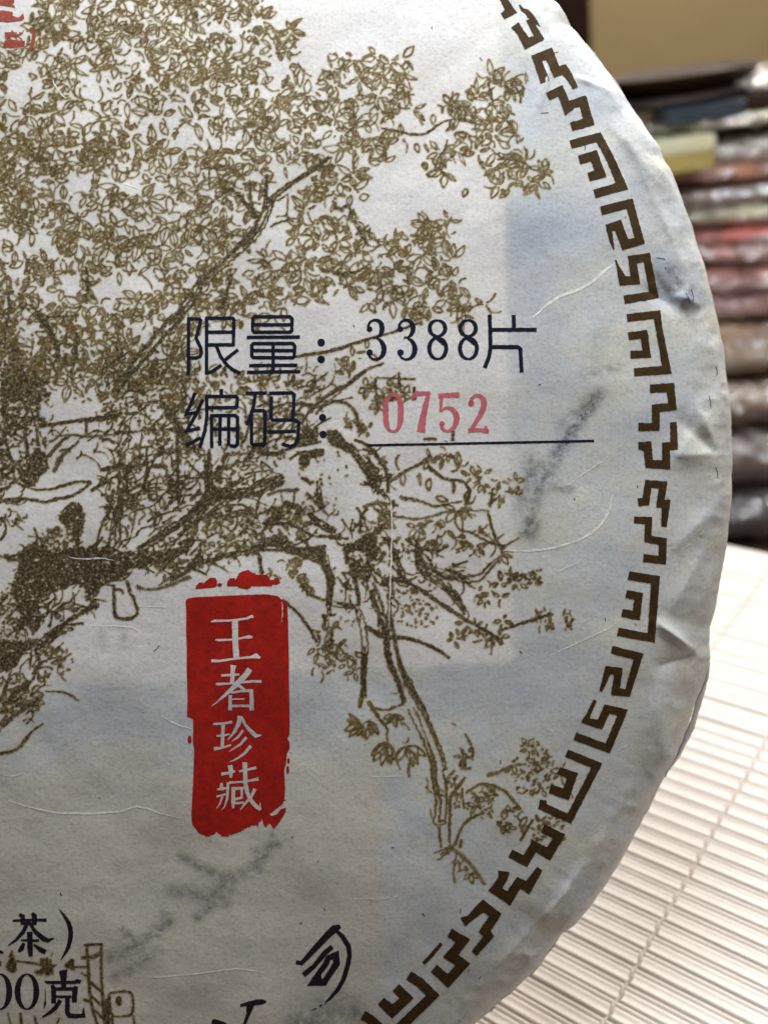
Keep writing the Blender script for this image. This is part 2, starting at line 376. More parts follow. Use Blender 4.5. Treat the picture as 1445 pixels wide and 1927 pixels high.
# ------------------------------------------------------------------ printed border (one object per key motif)
O_TREE, O_HALO, O_BORDER, O_SEAL, O_TEXT = .0016, .0007, .0055, .0025, .0034
ZA = Z(920, 0, 9.031); ZB = Z(1000, 0, 3.211); ZC2 = Z(1150, 470, 7.707); ZD = Z(1150, 700, 7.707)
ZE = Z(1130, 880, 7.707); ZF = Z(1100, 1060, 7.1375); ZG = Z(1020, 1300, 7.411); ZH = Z(850, 1450, 2.4286); ZI = Z(660, 1700, 6.0208); ZJ = Z(650, 1550, 3.2111)
MOTIFS = [
 (ZA, [[(150,-160,120),(250,0,120),(370,190,150),(240,270,120)]]),
 (ZA, [[(515,85,24),(560,160,56),(640,195,80),(690,260,110),(790,390,110),(700,350,10)], [(690,340,120),(760,480,115),(850,640,130),(640,740,160),(540,560,130),(450,440,150)]]),
 (ZB, [[(78,488,58),(30,352,50),(105,325,60),(150,435,56),(195,420,56),(225,460,46),(262,530,32)]]),
 (ZB, [[(103,580,50),(172,548,50),(215,655,56),(248,628,50),(308,610,56),(345,735,56),(245,765,52)]]),
 (ZB, [[(240,872,50),(402,828,50),(470,950,50),(545,1125,56),(383,1170,50)]]),
 (ZB, [[(292,965,54),(375,940,56),(415,1050,56),(348,1068,54)]]),
 (ZB, [[(424,1272,52),(590,1230,52),(652,1455,50),(565,1478,56),(520,1360,56),(456,1378,46)], [(466,1385,34),(480,1450,24),(495,1505,6)]]),
 (ZC2, [[(60,150,20),(100,270,50),(160,450,130),(345,440,120),(300,140,120),(510,110,115),(615,655,115),(200,720,120)]]),
 (ZC2, [[(235,985,112),(655,940,112),(690,1150,100),(800,1740,120),(340,1775,118)]]),
 (ZC2, [[(255,1250,112),(470,1225,112),(510,1510,112),(285,1520,112)]]),
 (ZD, [[(570,240,120),(850,225,125),(885,500,110),(640,525,115),(640,795,110),(405,795,120)]]),
 (ZD, [[(405,1070,105),(520,1070,125),(545,1330,120),(790,1345,120),(790,1075,115),(905,1070,110),(895,740,100)]]),
 (ZE, [[(550,500,115),(650,490,110),(685,230,105),(900,250,110),(860,520,110),(945,520,120),(912,845,85)]]),
 (ZE, [[(490,755,95),(690,765,105),(680,1030,100),(895,1070,115),(890,1340,110),(630,1310,115)]]),
 (ZF, [[(600,165,115),(945,220,115),(890,1000,105),(455,920,110)]]),
 (ZF, [[(565,410,105),(720,440,110),(690,700,110),(510,665,105)]]),
 (ZF, [[(370,1160,105),(720,1250,105),(570,1740,90),(410,1720,110),(450,1450,100),(310,1430,100),(215,1710,45)]]),
 (ZG, [[(735,135,50),(640,330,60),(600,410,90),(800,470,110),(900,250,110),(1120,300,110),(910,800,110),(465,635,110)]]),
 (ZG, [[(350,870,110),(760,1040,110),(375,1780,110),(0,1610,110),(10,1530,90)]]),
 (ZG, [[(240,1110,100),(420,1180,120),(330,1440,130),(120,1370,120)]]),
 (ZJ, [[(1195,30,55),(1290,75,52),(1225,180,60),(1140,135,55),(1085,225,55),(1000,180,52)]]),
 (ZJ, [[(955,295,70),(950,330,55),(905,395,60),(985,450,62),(1045,355,55),(1100,385,60),(1170,275,40)]]),
 (ZJ, [[(715,590,60),(750,570,40),(830,495,60),(905,550,56),(840,650,60),(865,680,50),(780,780,42)]]),
 (ZI, [[(1130,335,105),(1270,420,110),(1130,595,120),(1270,690,110),(1100,875,115),(950,740,105)]]),
 (ZI, [[(665,820,105),(780,890,110),(930,1040,110),(560,1400,110)]]),
 (ZI, [[(520,960,110),(635,1070,110),(470,1220,120),(350,1110,105)]]),
 (ZI, [[(150,1270,105),(220,1310,110),(320,1400,110)]]),
 (ZI, [[(1025,455,36),(940,555,40),(825,675,42)]]),
]
for zf, strokes in MOTIFS:
    I = Ink()
    for st in strokes:
        P, W = zf(st); I.ribbon(P, W, O_BORDER, step=4, jit=.30, cap=.25)
    I.build('border_motif', INK_BORDER, cake)

# ------------------------------------------------------------------ printed characters
def char(name, zf, strokes, mat, off=O_TEXT, discs=(), polys=(), rounds=0, label=None, jit=.18, cap=.6, **kw):
    I = Ink()
    for st in strokes:
        P, W = zf(st); cl = len(st) > 2 and tuple(st[0][:2]) == tuple(st[-1][:2])
        if cl: P, W = P[:-1], W[:-1]
        if rounds and not cl: P, W = smooth(P, W, rounds)
        elif rounds: P, W = smooth(np.vstack([P, P[:1]]), np.append(W, W[0]), rounds); P, W = P[:-1], W[:-1]
        I.ribbon(P, W, off, closed=cl, step=4, jit=jit, cap=cap)
    for d in discs:
        P, W = zf([d]); sc = W[0] / d[2]; I.disc(P[0, 0], P[0, 1], d[2] * sc, (d[3] if len(d) > 3 else d[2]) * sc, off, jit=.03)
    for pl in polys:
        P, _ = zf(pl); I.poly(P, off)
    return I.build(name, mat, cake, label=label, **kw)
def w(k, *sts): return [[(x, y, k * 1.18) for x, y in s] for s in sts]
T = Z(320, 560, 3.6125)
char('printed_character', T, w(20, [(128,140),(126,520)], [(128,145),(200,145),(209,155),(205,180),(178,275),(210,340),(216,375),(205,400),(180,410),(145,410)],
  [(250,140),(250,515)], [(250,140),(428,140),(436,150),(432,320)], [(250,235),(432,235)], [(250,322),(432,320)], [(250,513),(285,505),(345,462)],
  [(318,330),(345,400),(390,460),(430,492),(475,512)], [(458,358),(420,388),(380,420)]), INK_TEXT, label='character xian in thin black rounded strokes')
char('printed_character', T, w(20, [(575,130),(815,130),(830,145),(828,225),(818,235),(575,235),(563,222),(563,145),(575,130)], [(565,185),(828,185)], [(530,270),(875,268)],
  [(568,312),(835,312),(848,328),(845,400),(835,408),(568,408),(557,396),(557,325),(568,312)], [(558,360),(845,360)], [(702,312),(702,500)], [(545,462),(860,460)], [(530,508),(880,503)]), INK_TEXT, label='character liang in thin black rounded strokes')
for dt in ((1028,305,26),(1028,420,26),(1037,815,25),(1041,930,25)): char('printed_colon_dot', T, [], INK_TEXT, discs=[dt])
char('printed_character', T, w(20, [(168,655),(150,705),(112,792),(190,780)], [(222,700),(175,800),(115,905),(200,890)], [(115,1000),(150,985),(205,955)], [(350,628),(350,670)],
  [(250,672),(448,672),(458,682),(457,738),(448,747),(255,748)], [(250,672),(252,800),(240,900),(205,1015)], [(283,800),(285,1015)], [(285,803),(442,800),(460,815),(460,995),(445,1010),(415,1008)],
  [(342,805),(340,1000)], [(400,805),(400,1000)], [(285,895),(460,893)]), INK_TEXT, label='character bian in thin black rounded strokes')
char('printed_character', T, w(20, [(520,650),(650,648)], [(580,655),(570,740),(545,810),(525,860)], [(560,768),(635,768),(648,780),(645,988),(635,1000),(565,1000),(555,988),(555,775),(560,768)],
  [(680,650),(830,648),(845,660),(835,830)], [(690,680),(688,815),(700,832),(850,832),(875,850),(870,960),(850,1000),(820,1012),(770,998)], [(670,915),(850,908)]), INK_TEXT, label='character ma in thin black rounded strokes')
U = Z(670, 560, 3.1413)
for dx in (0, 182):
    char('printed_numeral', Z(670 + dx / 3.1413, 560, 3.1413), [[(72,184,16),(72,162,15),(88,138,14),(118,130,17),(146,146,26),(156,180,32),(148,215,24),(125,236,11),(100,240,8)],
      [(122,240,10),(150,256,22),(168,298,32),(160,338,28),(136,362,17),(108,367,13),(84,355,12),(74,335,14)]], INK_TEXT, discs=[(80,186,17),(80,325,19)], rounds=2, cap=.1)
for dx in (0, 181):
    a = np.linspace(0, 2 * np.pi, 25)
    t1 = [(480 + 46 * math.cos(q), 181 + 47 * math.sin(q), 12 + 13 * abs(math.cos(q))) for q in a]; t1[-1] = t1[0]
    t2 = [(482 + 50 * math.cos(q), 300 + 63 * math.sin(q), 12 + 13 * abs(math.cos(q))) for q in a]; t2[-1] = t2[0]
    char('printed_numeral', Z(670 + dx / 3.1413, 560, 3.1413), [t1, t2, [(445,212,14),(482,240,26),(520,275,22)]], INK_TEXT, cap=.1)
char('printed_character', U, w(20, [(788,108),(792,200),(793,300),(785,350),(762,408)], [(930,108),(932,185)], [(795,190),(1058,190)], [(797,292),(955,292),(970,304),(977,435)]), INK_TEXT, label='character pian in thin black strokes')
char('underline', U, w(12, [(70,873),(400,867),(900,857),(1405,847)]), INK_TEXT, cap=0)
char('printed_numeral', U, [[(174,620,34),(188,585,26),(218,568,16),(248,585,26),(263,620,34),(264,690,34),(260,745,34),(245,782,22),(220,794,16),(192,782,22),(178,745,34),(174,690,34),(174,620,34)]], INK_RED, rounds=1, label='red stamped numeral zero', jit=.4)
char('printed_numeral', U, [[(335,596,14),(348,570,36),(385,566,28),(430,566,24)], [(428,566,22),(414,625,32),(396,700,38),(384,782,48)]], INK_RED, rounds=1, label='red stamped numeral seven', jit=.4)
char('printed_numeral', U, [[(494,580,26),(600,574,32)], [(504,585,22),(500,668,16)], [(500,670,12),(530,650,18),(565,655,26),(592,690,36),(595,730,36),(577,772,24),(546,793,16),(512,782,18),(502,750,24)]], INK_RED, discs=[(508,745,16)], rounds=1, label='red stamped numeral five', jit=.4)
char('printed_numeral', U, [[(676,632,26),(680,600,22),(702,579,18),(732,580,24),(756,606,36),(754,645,34),(735,690,30),(704,742,24),(672,788,20)], [(668,786,28),(720,783,26),(775,789,28)], [(766,765,14),(774,795,16)]], INK_RED, discs=[(680,625,18)], rounds=1, label='red stamped numeral two', jit=.4)

# red seal with its four characters left blank
S = Z(320, 1060, 5.5577)
SEAL = [(165,400),(170,380),(190,366),(300,345),(420,345),(600,338),(800,328),(1000,322),(1080,330),(1140,345),(1160,375),(1215,395),(1228,430),(1235,600),(1240,800),(1245,1000),(1245,1200),(1250,1445),(1253,1700),(1250,1790),(1225,1835),(1250,1865),(1255,1935),(1225,1985),(1215,2085),(1195,2165),(1205,2345),(1200,2445),(1180,2515),(1130,2555),(1040,2625),(1060,2642),(1120,2625),(1160,2565),(1215,2555),(1210,2605),(1140,2715),(1085,2780),(1045,2715),(1005,2755),(985,2745),(965,2675),(930,2715),(920,2755),(895,2735),(820,2755),(740,2805),(600,2855),(540,2850),(485,2805),(470,2835),(390,2857),(310,2830),(270,2775),(232,2725),(225,2625),(235,2445),(245,2245),(250,2095),(255,1945),(240,1865),(245,1745),(243,1625),(190,1615),(180,1585),(185,1445),(182,1300),(175,1100),(178,900),(170,700),(172,500)]
FR1 = [(265,268),(275,235),(310,200),(350,210),(420,150),(470,150),(495,180),(490,240),(470,255),(380,255),(300,268)]
FR2 = [(595,240),(600,190),(635,150),(690,165),(720,110),(760,80),(800,82),(820,68),(860,95),(920,120),(960,110),(1020,125),(1045,165),(1085,170),(1100,145),(1140,160),(1155,205),(1110,230),(1000,235),(890,245),(860,240),(810,275),(760,270),(690,240),(640,248)]
I = Ink()
for pl in (SEAL, FR1, FR2):
    P, _ = S(pl); I.poly(P, O_SEAL)
for d in [(208,1843,22,42),(1240,2065,15,30),(1232,2160,15,45),(520,225,26,20)]:
    P, _ = S([d[:2]]); I.disc(P[0, 0], P[0, 1], d[2] / 5.56, d[3] / 5.56, O_SEAL)
seal = I.build('red_seal', INK_SEAL, cake)
SCH = [('wang', [[(430,610,12),(470,602,26),(640,598,20),(790,580,20),(830,566,28),(870,552,30)], [(480,800,18),(520,803,24),(650,797,18),(770,778,18),(830,768,36),(862,772,16)], [(435,1018,30),(500,1022,26),(680,998,20),(850,980,24),(900,966,50),(942,988,22)], [(682,598,64),(684,800,60),(698,1000,62)]]),
 ('zhe', [[(540,1172,22),(640,1168,26),(725,1162,18)], [(665,1070,62),(658,1110,44),(652,1260,42)], [(485,1264,28),(640,1256,20),(850,1235,26),(955,1235,30)], [(835,1110,60),(790,1170,60),(700,1265,55),(620,1340,40),(500,1445,16),(440,1490,6)], [(720,1275,32),(800,1340,24)], [(632,1380,34),(630,1535,42)], [(640,1352,20),(760,1335,24),(850,1330,30)], [(852,1322,40),(855,1535,46)], [(650,1420,16),(780,1418,14)], [(640,1492,26),(850,1490,26)]]),
 ('zhen', [[(455,1680,22),(560,1675,24),(650,1660,28)], [(490,1805,22),(560,1800,20),(625,1785,16)], [(465,1940,36),(540,1930,22),(640,1900,18)], [(558,1680,36),(548,1930,34)], [(735,1600,52),(720,1680,42),(670,1770,28),(605,1848,8)], [(745,1610,34),(790,1690,28),(850,1760,42),(900,1805,42),(955,1800,10)], [(765,1745,20),(720,1810,26),(650,1862,6)], [(800,1820,32),(740,1890,26),(620,1970,6)], [(845,1910,36),(780,1990,28),(690,2050,18),(630,2076,5)]]),
 ('cang', [[(540,2205,30),(620,2190,28),(680,2175,24)], [(630,2115,52),(640,2170,46),(638,2240,26)], [(725,2175,22),(800,2160,22),(900,2137,28)], [(620,2292,24),(760,2285,20),(850,2270,24),(925,2255,34)], [(785,2085,50),(788,2200,46),(790,2300,44),(810,2400,44),(850,2480,42),(900,2540,42),(948,2572,40)], [(942,2500,6),(944,2570,24)], [(890,2360,38),(850,2440,30),(780,2520,24),(735,2580,6)], [(540,2300,26),(540,2370,46)], [(495,2365,20),(600,2350,26)], [(490,2440,18),(580,2415,22)], [(610,2290,30),(600,2450,26),(575,2540,16),(540,2582,6)], [(550,2440,24),(525,2510,16),(490,2562,6)], [(665,2345,44),(662,2500,40),(660,2560,20)], [(665,2355,36),(775,2350,26)], [(752,2350,24),(752,2460,22)], [(670,2468,34),(760,2450,22)], [(665,2512,28),(772,2500,24)]])]
for nm, st in SCH:
    char('seal_character', S, st, PAPER, off=.0042, with_tint=True, label='seal character %s left blank in the red' % nm, cap=.15)
# bits of red print at the top corner
A0 = Z(0, 0, 12.04)
char('red_stamp_fragment', A0, [[(720,640,60),(770,760,70),(770,950,80),(700,1120,60)]], INK_OLD_RED, polys=[[(-200,-20),(340,-20),(335,60),(230,85),(350,110),(350,175),(120,170),(100,120),(-200,130)], [(-200,260),(60,230),(310,240),(290,370),(440,400),(540,290),(560,420),(480,500),(180,510),(-200,490)], [(120,740),(300,700),(420,760),(560,690),(520,780),(400,850),(200,830),(120,880)], [(90,940),(250,890),(420,930),(580,900),(560,1080),(400,1070),(260,1100),(90,1060)]], label='remains of a red stamp print', jit=.6)

# violet-black lines of type at the lower left
B = Z(0, 1680, 5.352)
char('printed_character', B, [[(135,280,22),(300,270,24),(470,275,34)], [(205,215,30),(232,235,46),(235,315,44)], [(330,205,30),(352,230,50),(350,315,54)], [(290,280,44),(240,390,42),(170,470,30),(90,528,10)], [(300,295,30),(360,390,40),(440,460,52),(490,478,42),(548,458,10)], [(218,475,16),(300,478,26),(395,480,30)], [(305,400,56),(308,560,56),(316,635,40)], [(245,510,28),(222,560,50),(195,588,26)], [(345,520,18),(410,570,50),(460,595,46)]], INK_PURPLE, label='character cha in violet black brush type', cap=.3)
char('printed_bracket', B, [[(603,168,8),(660,240,30),(710,330,46),(718,420,50),(700,530,44),(660,610,28),(616,674,8)]], INK_PURPLE, rounds=1)
a = np.linspace(0, 2 * np.pi, 29)
for cx in (277, 4):
    q_ = [(cx + 95 * math.cos(q), 994 + 176 * math.sin(q), 14 + 46 * abs(math.cos(q)) ** 1.5) for q in a]; q_[-1] = q_[0]
    char('printed_numeral', B, [q_], INK_PURPLE, label='zero in violet black serif type')
char('printed_character', B, [[(455,890,12),(480,900,30),(620,902,32),(760,900,32),(780,888,40),(812,895,40)], [(600,792,8),(648,800,76),(646,900,54),(645,965,46)], [(530,930,30),(545,960,48),(545,1105,50)], [(540,968,34),(760,965,34)], [(770,945,40),(760,970,56),(752,1095,50)], [(560,1045,26),(720,1045,26)], [(610,1085,42),(560,1160,44),(500,1210,34),(432,1252,14)], [(685,1060,50),(682,1200,46),(705,1236,46),(780,1240,44),(850,1235,40),(845,1160,12)]], INK_PURPLE, label='character ke in violet black serif type', cap=.3)
char('printed_character', B, [], INK_PURPLE, polys=[[(-60,560),(0,563),(45,600),(40,615),(0,604),(-60,600)]], label='cut off corner of a violet black character')
char('type_fragment', B, [[(460,970,6),(462,1080,10),(460,1110,24),(448,1170,4)]], INK_PURPLE)
G = Z(370, 1720, 4.5156)
char('printed_character', G, [[(850,408,34),(892,416,36),(1000,300,50),(1120,170,60),(1175,122,66),(1218,104,30)], [(1185,135,26),(1240,190,40),(1290,270,42),(1300,350,38),(1285,430,40),(1250,550,40),(1200,640,34),(1130,720,24),(1088,758,8)], [(1065,768,12),(1045,785,8)], [(1020,800,8),(980,815,5)], [(1148,280,40),(1090,330,46),(1000,440,40),(915,512,46)],
  [(1120,372,46),(1185,345,54),(1190,420,60),(1130,510,50),(1085,580,54),(1000,575,76),(1040,500,46),(1100,420,50),(1120,372,46)]], INK_PURPLE, label='slanted brush character si in black', cap=.3)
char('printed_character', G, [[(376,776,22),(440,760,36),(520,748,50),(570,744,40),(597,742,6)], [(460,765,74),(440,850,34),(405,945,22)]], INK_PURPLE, label='top of a brush character cut off by the photograph edge', cap=.3)

char('type_fragment', G, [], INK_PURPLE, polys=[[(130,890),(150,888),(250,920),(275,945),(128,945)]])
# ------------------------------------------------------------------ the printed tree
def inside(P, pts):
    P = np.asarray(P, float); X2 = np.roll(P, -1, 0); x, y = pts[:, 0:1], pts[:, 1:2]
    m = (P[None, :, 1] > y) != (X2[None, :, 1] > y)
    xi = P[None, :, 0] + (y - P[None, :, 1]) / (X2[None, :, 1] - P[None, :, 1] + 1e-9) * (X2[None, :, 0] - P[None, :, 0])
    return ((m & (x < xi)).sum(1) % 2) == 1
class Grid:
    """one layer of print, gathered stroke by stroke as ink density on a fine grid and then laid on the paper as ONE sheet of small cells"""
    X0, Y0, NX, NY = -40, -40, 1240, 2010
    def __init__(s): s.g = np.zeros((s.NY, s.NX), np.float32)
    def _put(s, P, v):
        i = np.floor(P[:, 1] - s.Y0).astype(int); j = np.floor(P[:, 0] - s.X0).astype(int); k = (i >= 0) & (j >= 0) & (i < s.NY) & (j < s.NX)
        i, j = i[k], j[k]; v = np.broadcast_to(v, k.shape)[k]; s.g[i, j] = np.maximum(s.g[i, j], v)
    def ribbon(s, pts, wid, off=0, closed=False, step=5.0, jit=0.0, cap=0.5):
        P = np.asarray(pts, float); W = np.broadcast_to(np.asarray(wid, float), (len(P),))
        if closed: P = np.vstack([P, P[:1]]); W = np.append(W, W[0])
        L = np.r_[0, np.cumsum(np.hypot(*np.diff(P, axis=0).T))]
        if L[-1] < .5: return
        n = int(L[-1] / .6) + 2; t = np.linspace(0, L[-1], n); x = np.interp(t, L, P[:, 0]); y = np.interp(t, L, P[:, 1]); w = np.interp(t, L, W)
        if jit:
            m = n // 6 + 2; w = w + np.interp(np.arange(n), np.linspace(0, n, m), RNG.normal(0, jit * 2.2, m))
        dx = np.gradient(x); dy = np.gradient(y); q = np.maximum(np.hypot(dx, dy), 1e-6); k = int(max(w.max(), 1) / .6) + 2
        u = np.linspace(-.5, .5, k)[None]; e = 1 - .25 * (np.abs(u) * 2) ** 3
        X = x[:, None] - (dy / q)[:, None] * u * w[:, None]; Y = y[:, None] + (dx / q)[:, None] * u * w[:, None]
        s._put(np.stack([X.ravel(), Y.ravel()], -1), np.broadcast_to(e * RNG.uniform(.72, 1.0), X.shape).ravel())
    def disc(s, cx, cy, rx, ry, off=0, **k):
        a = RNG.uniform(-1, 1, (int(rx * ry * 12) + 30, 2)); a = a[(a ** 2).sum(1) < 1]; s._put(a * [rx, ry] + [cx, cy], .95)
    def poly(s, pts, off=0, step=9.0, holes=0.0, hs=.06):
        P = np.asarray(pts, float); x0, y0 = np.floor(P.min(0)); x1, y1 = np.ceil(P.max(0))
        g = np.stack(np.meshgrid(np.arange(x0, x1), np.arange(y0, y1)), -1).reshape(-1, 2) + .5
        wob = np.stack([fbm(g[:, 0] * .11, g[:, 1] * .11, 91, 2), fbm(g[:, 0] * .11 + 50, g[:, 1] * .11, 93, 2)], -1) - .5
        g = g[inside(P, g + wob * 9)]
        v = .5 * fbm(g[:, 0] * hs, g[:, 1] * hs * 1.3, 61, 3) + .5 * vn(g[:, 0] * .33, g[:, 1] * .33, 63)
        s._put(g, np.clip((v - holes) * 6 + .35, 0, .97))
branch, leaves = Grid(), Grid()
def br(zf, *sts, rough=1.0, ink=None):
    B_ = ink or branch
    for st in sts:
        P, W = zf(st); P, W = smooth(P, W, 2)
        # break the outline up the way a coarse print does
        L = np.r_[0, np.cumsum(np.hypot(*np.diff(P, axis=0).T))]; n = max(2, int(L[-1] / 4)); t = np.linspace(0, L[-1], n)
        P = np.stack([np.interp(t, L, P[:, 0]), np.interp(t, L, P[:, 1])], -1); W = np.interp(t, L, W) * (1 + RNG.normal(0, .16 * rough, n))
        P = P + RNG.normal(0, .55 * rough, P.shape)
        thick = W.mean()
        if thick > 9:      # broad limbs are many hatched strokes with paper between
            k = int(thick / 3.2)
            D = np.gradient(P, axis=0); D /= np.maximum(np.hypot(*D.T), 1e-6)[:, None]; N = np.stack([-D[:, 1], D[:, 0]], -1)
            for q in range(k):
                a0 = RNG.random() * .55; a1 = a0 + .25 + RNG.random() * .6
                i0, i1 = int(a0 * n), min(n, int(a1 * n) + 3)
                if i1 - i0 < 3: continue
                u = (q + .5) / k - .5 + RNG.normal(0, .05)
                B_.ribbon(P[i0:i1] + N[i0:i1] * (W[i0:i1] * u)[:, None] + RNG.normal(0, .5, (i1 - i0, 2)), 2.6 + RNG.random(i1 - i0) * 3.2, O_TREE, step=6)
            B_.ribbon(P + N * (W * .42)[:, None], 2.6, O_TREE, step=6, jit=.3); B_.ribbon(P - N * (W * .42)[:, None], 2.6, O_TREE, step=6, jit=.3)
        else: B_.ribbon(P, W, O_TREE, step=6, jit=.25)
def tangle(poly, n, a0=.0, sp=.6, ln=(18, 60), wd=(2.2, 4.6), ink=None):
    P = np.asarray(poly, float); g = RNG.uniform(P.min(0), P.max(0), (n * 4, 2)); g = g[inside(P, g)][:n]
    for c in g:
        a = a0 + RNG.normal(0, sp); l = RNG.uniform(*ln); k = 6; b = RNG.normal(0, .22); q = [c]
        for i in range(k): q.append(q[-1] + np.array([math.cos(a), math.sin(a)]) * l / k); a += b + RNG.normal(0, .2)
        (ink or branch).ribbon(q, RNG.uniform(*wd) * np.linspace(1.2, .6, k + 1), O_TREE, jit=.4)
def dots(poly, n, s0=3.5, s1=8, tall=1.0):
    P = np.asarray(poly, float); g = RNG.uniform(P.min(0), P.max(0), (n * 3, 2)); g = g[inside(P, g)][:n]
    for c in g:
        b = RNG.uniform(0, np.pi) if tall == 1 else np.pi / 2 + RNG.normal(0, .35); q = RNG.uniform(s0, s1 * tall); v = np.array([math.cos(b), math.sin(b)])
        leaves.ribbon([c - v * q / 2, c + RNG.normal(0, .8, 2), c + v * q / 2], RNG.uniform(2.4, 4.8, 3), O_TREE, step=6, jit=.4)
def mass(zf, pts, tear=.36, hs=.11):
    P, _ = zf(pts); branch.poly(P, O_TREE, step=3.0, holes=tear + .07, hs=hs * 1.7)
    dots(P, int(len(P) * 14))
def leaf(x, y, ang, ln, wd, sw, rib=.35, open_=.42):
    c, s_ = math.cos(ang), math.sin(ang); bend = RNG.normal(0, .18)
    t = np.array([0, .12, .3, .5, .7, .88, 1.0]); half = np.array([0, .46, .90, 1, .74, .34, 0]) * wd / 2
    u = t * ln
    up = np.stack([u, half + bend * ln * t * (1 - t)], -1); dnn = np.stack([u, -half + bend * ln * t * (1 - t)], -1)
    M = np.array([[c, s_], [-s_, c]])
    rot = lambda a: a @ M + [x, y]
    ws = sw * (.75 + .6 * RNG.random(7))
    loops = []
    if RNG.random() < open_: loops.append(rot(up) if RNG.random() < .5 else rot(dnn))
    else: loops += [rot(up), rot(dnn)]
    for l in loops:
        leaves.ribbon(l, ws, O_TREE, step=9, jit=.25)
    if RNG.random() < rib:
        m = np.stack([u[1:6], bend * ln * t[1:6] * (1 - t[1:6])], -1); leaves.ribbon(rot(m), sw * .7, O_TREE, step=9, jit=.2)
def foliage(poly, gap=13, ln=(17, 35), wd=(8, 16), sw=2.9, holes=(), dash=.45, drop=.12, clump=True, rib=.35):
    P = np.asarray(poly, float); gap *= 1.30; x0, y0 = P.min(0); x1, y1 = P.max(0)
    nx, ny = int((x1 - x0) / gap) + 2, int((y1 - y0) / gap) + 2
    g = np.stack(np.meshgrid(np.arange(nx), np.arange(ny)), -1).reshape(-1, 2) * gap + [x0, y0] + RNG.uniform(-.5, .5, (nx * ny, 2)) * gap * 1.1
    k = inside(P, g)
    for h in holes: k &= ~inside(np.asarray(h, float), g)
    dens = fbm(g[:, 0] * .022 + 5, g[:, 1] * .022 + 5, 71, 2)
    k &= (RNG.random(len(g)) > drop + np.where(dens < .40, .18, 0))
    pts = g[k]; cellk = np.floor(pts / (gap * 1.75)).astype(int); _, first = np.unique(cellk[:, 0] * 10007 + cellk[:, 1], return_index=True); keep = np.zeros(len(pts), bool); keep[first] = True
    for (x, y) in pts[keep]:                       # sprays of pointed leaves round a twig end
        a = 2 * np.pi * fbm(np.array([x * .012]), np.array([y * .012]), 81, 2)[0] * 2.2 + RNG.normal(0, .5); m = RNG.integers(3, 6); sp = RNG.uniform(1.2, 2.4)
        for q in range(m):
            b = a + sp * (q / (m - 1) * 2 - 1) + RNG.normal(0, .15); l = 1.12 * RNG.uniform(*ln) * (1 - .25 * abs(q / (m - 1) * 2 - 1)); e = RNG.uniform(2, 7)
            leaf(x + math.cos(b) * e, y + math.sin(b) * e, b, l, l * RNG.uniform(.30, .52), sw, rib)
    for (x, y) in pts[~keep]:
        if RNG.random() < dash * .9:
            b = RNG.uniform(0, 2 * np.pi); q = RNG.uniform(5, 13); c = np.array([x, y]) + RNG.normal(0, gap * .4, 2)
            leaves.ribbon([c, c + np.array([math.cos(b), math.sin(b)]) * q * .5 + RNG.normal(0, 1.2, 2), c + np.array([math.cos(b), math.sin(b)]) * q], RNG.uniform(2.4, 5, 3), O_TREE, jit=.4)
        elif RNG.random() < .22: leaf(x, y, RNG.uniform(0, 6.28), RNG.uniform(*ln) * .8, RNG.uniform(*wd), sw, rib)
def spray(x, y, r, n, a0=0, a1=2 * math.pi, ln=(18, 28), wd=(7, 11), sw=3.4):
    for i in range(n):
        a = a0 + (a1 - a0) * (i + RNG.random() * .7) / n; q = r * RNG.random() * .3
        leaf(x + math.cos(a) * q, y + math.sin(a) * q, a, RNG.uniform(*ln), RNG.uniform(*wd), sw, .4, .15)
T1 = Z(380, 0, 3.6125); T2 = Z(700, 50, 3.6125); T3 = Z(0, 350, 3.6125); T4 = Z(380, 280, 4.25); T6 = Z(0, 700, 4.0139); T7 = Z(300, 760, 4.0139)
T8 = Z(600, 700, 3.6125); T9 = Z(0, 980, 4.0139); T10 = Z(540, 1000, 2.5804); T11 = Z(620, 1250, 3.0104)
br(T2, [(60,690,8),(140,700,10),(210,720,16),(280,735,18),(360,735,18),(420,690,16),(470,655,14),(510,635,10),(600,625,8),(690,660,8)], [(790,380,14),(800,440,12),(830,560,10),(900,620,12),(930,660,14)], [(940,400,10),(1000,430,18),(1010,520,12)], [(510,770,10),(500,830,12),(440,900,10),(430,970,12)], [(520,850,8),(570,930,10)], [(730,900,14),(760,970,12),(830,1040,10)], [(780,800,10),(860,890,12),(1000,920,10),(1080,960,8)])
br(T4, [(1020,65,20),(940,130,24),(860,185,26),(740,260,26),(640,330,28),(570,380,44),(490,560,90),(440,660,95),(330,770,80),(220,870,75),(110,970,60),(0,1090,54)], [(520,200,24),(515,380,30),(500,500,44)], [(380,260,22),(385,400,26),(430,560,40)], [(220,310,22),(320,390,28),(430,550,36)], [(60,170,14),(62,330,16)], [(200,670,16),(300,700,18),(400,690,26)], [(550,625,20),(640,575,16),(760,555,10)], [(240,1000,26),(215,1100,26),(160,1290,22)], [(960,960,20),(1060,990,24),(1160,1000,26),(1250,985,24),(1340,920,18)], [(0,160,14),(100,160,12),(180,140,8)], [(600,420,12),(690,360,10)], [(690,370,10),(680,540,14)], [(1050,410,16),(1060,500,20),(1190,440,24),(1180,560,16)], [(1250,600,20),(1270,700,28),(1330,780,16)])
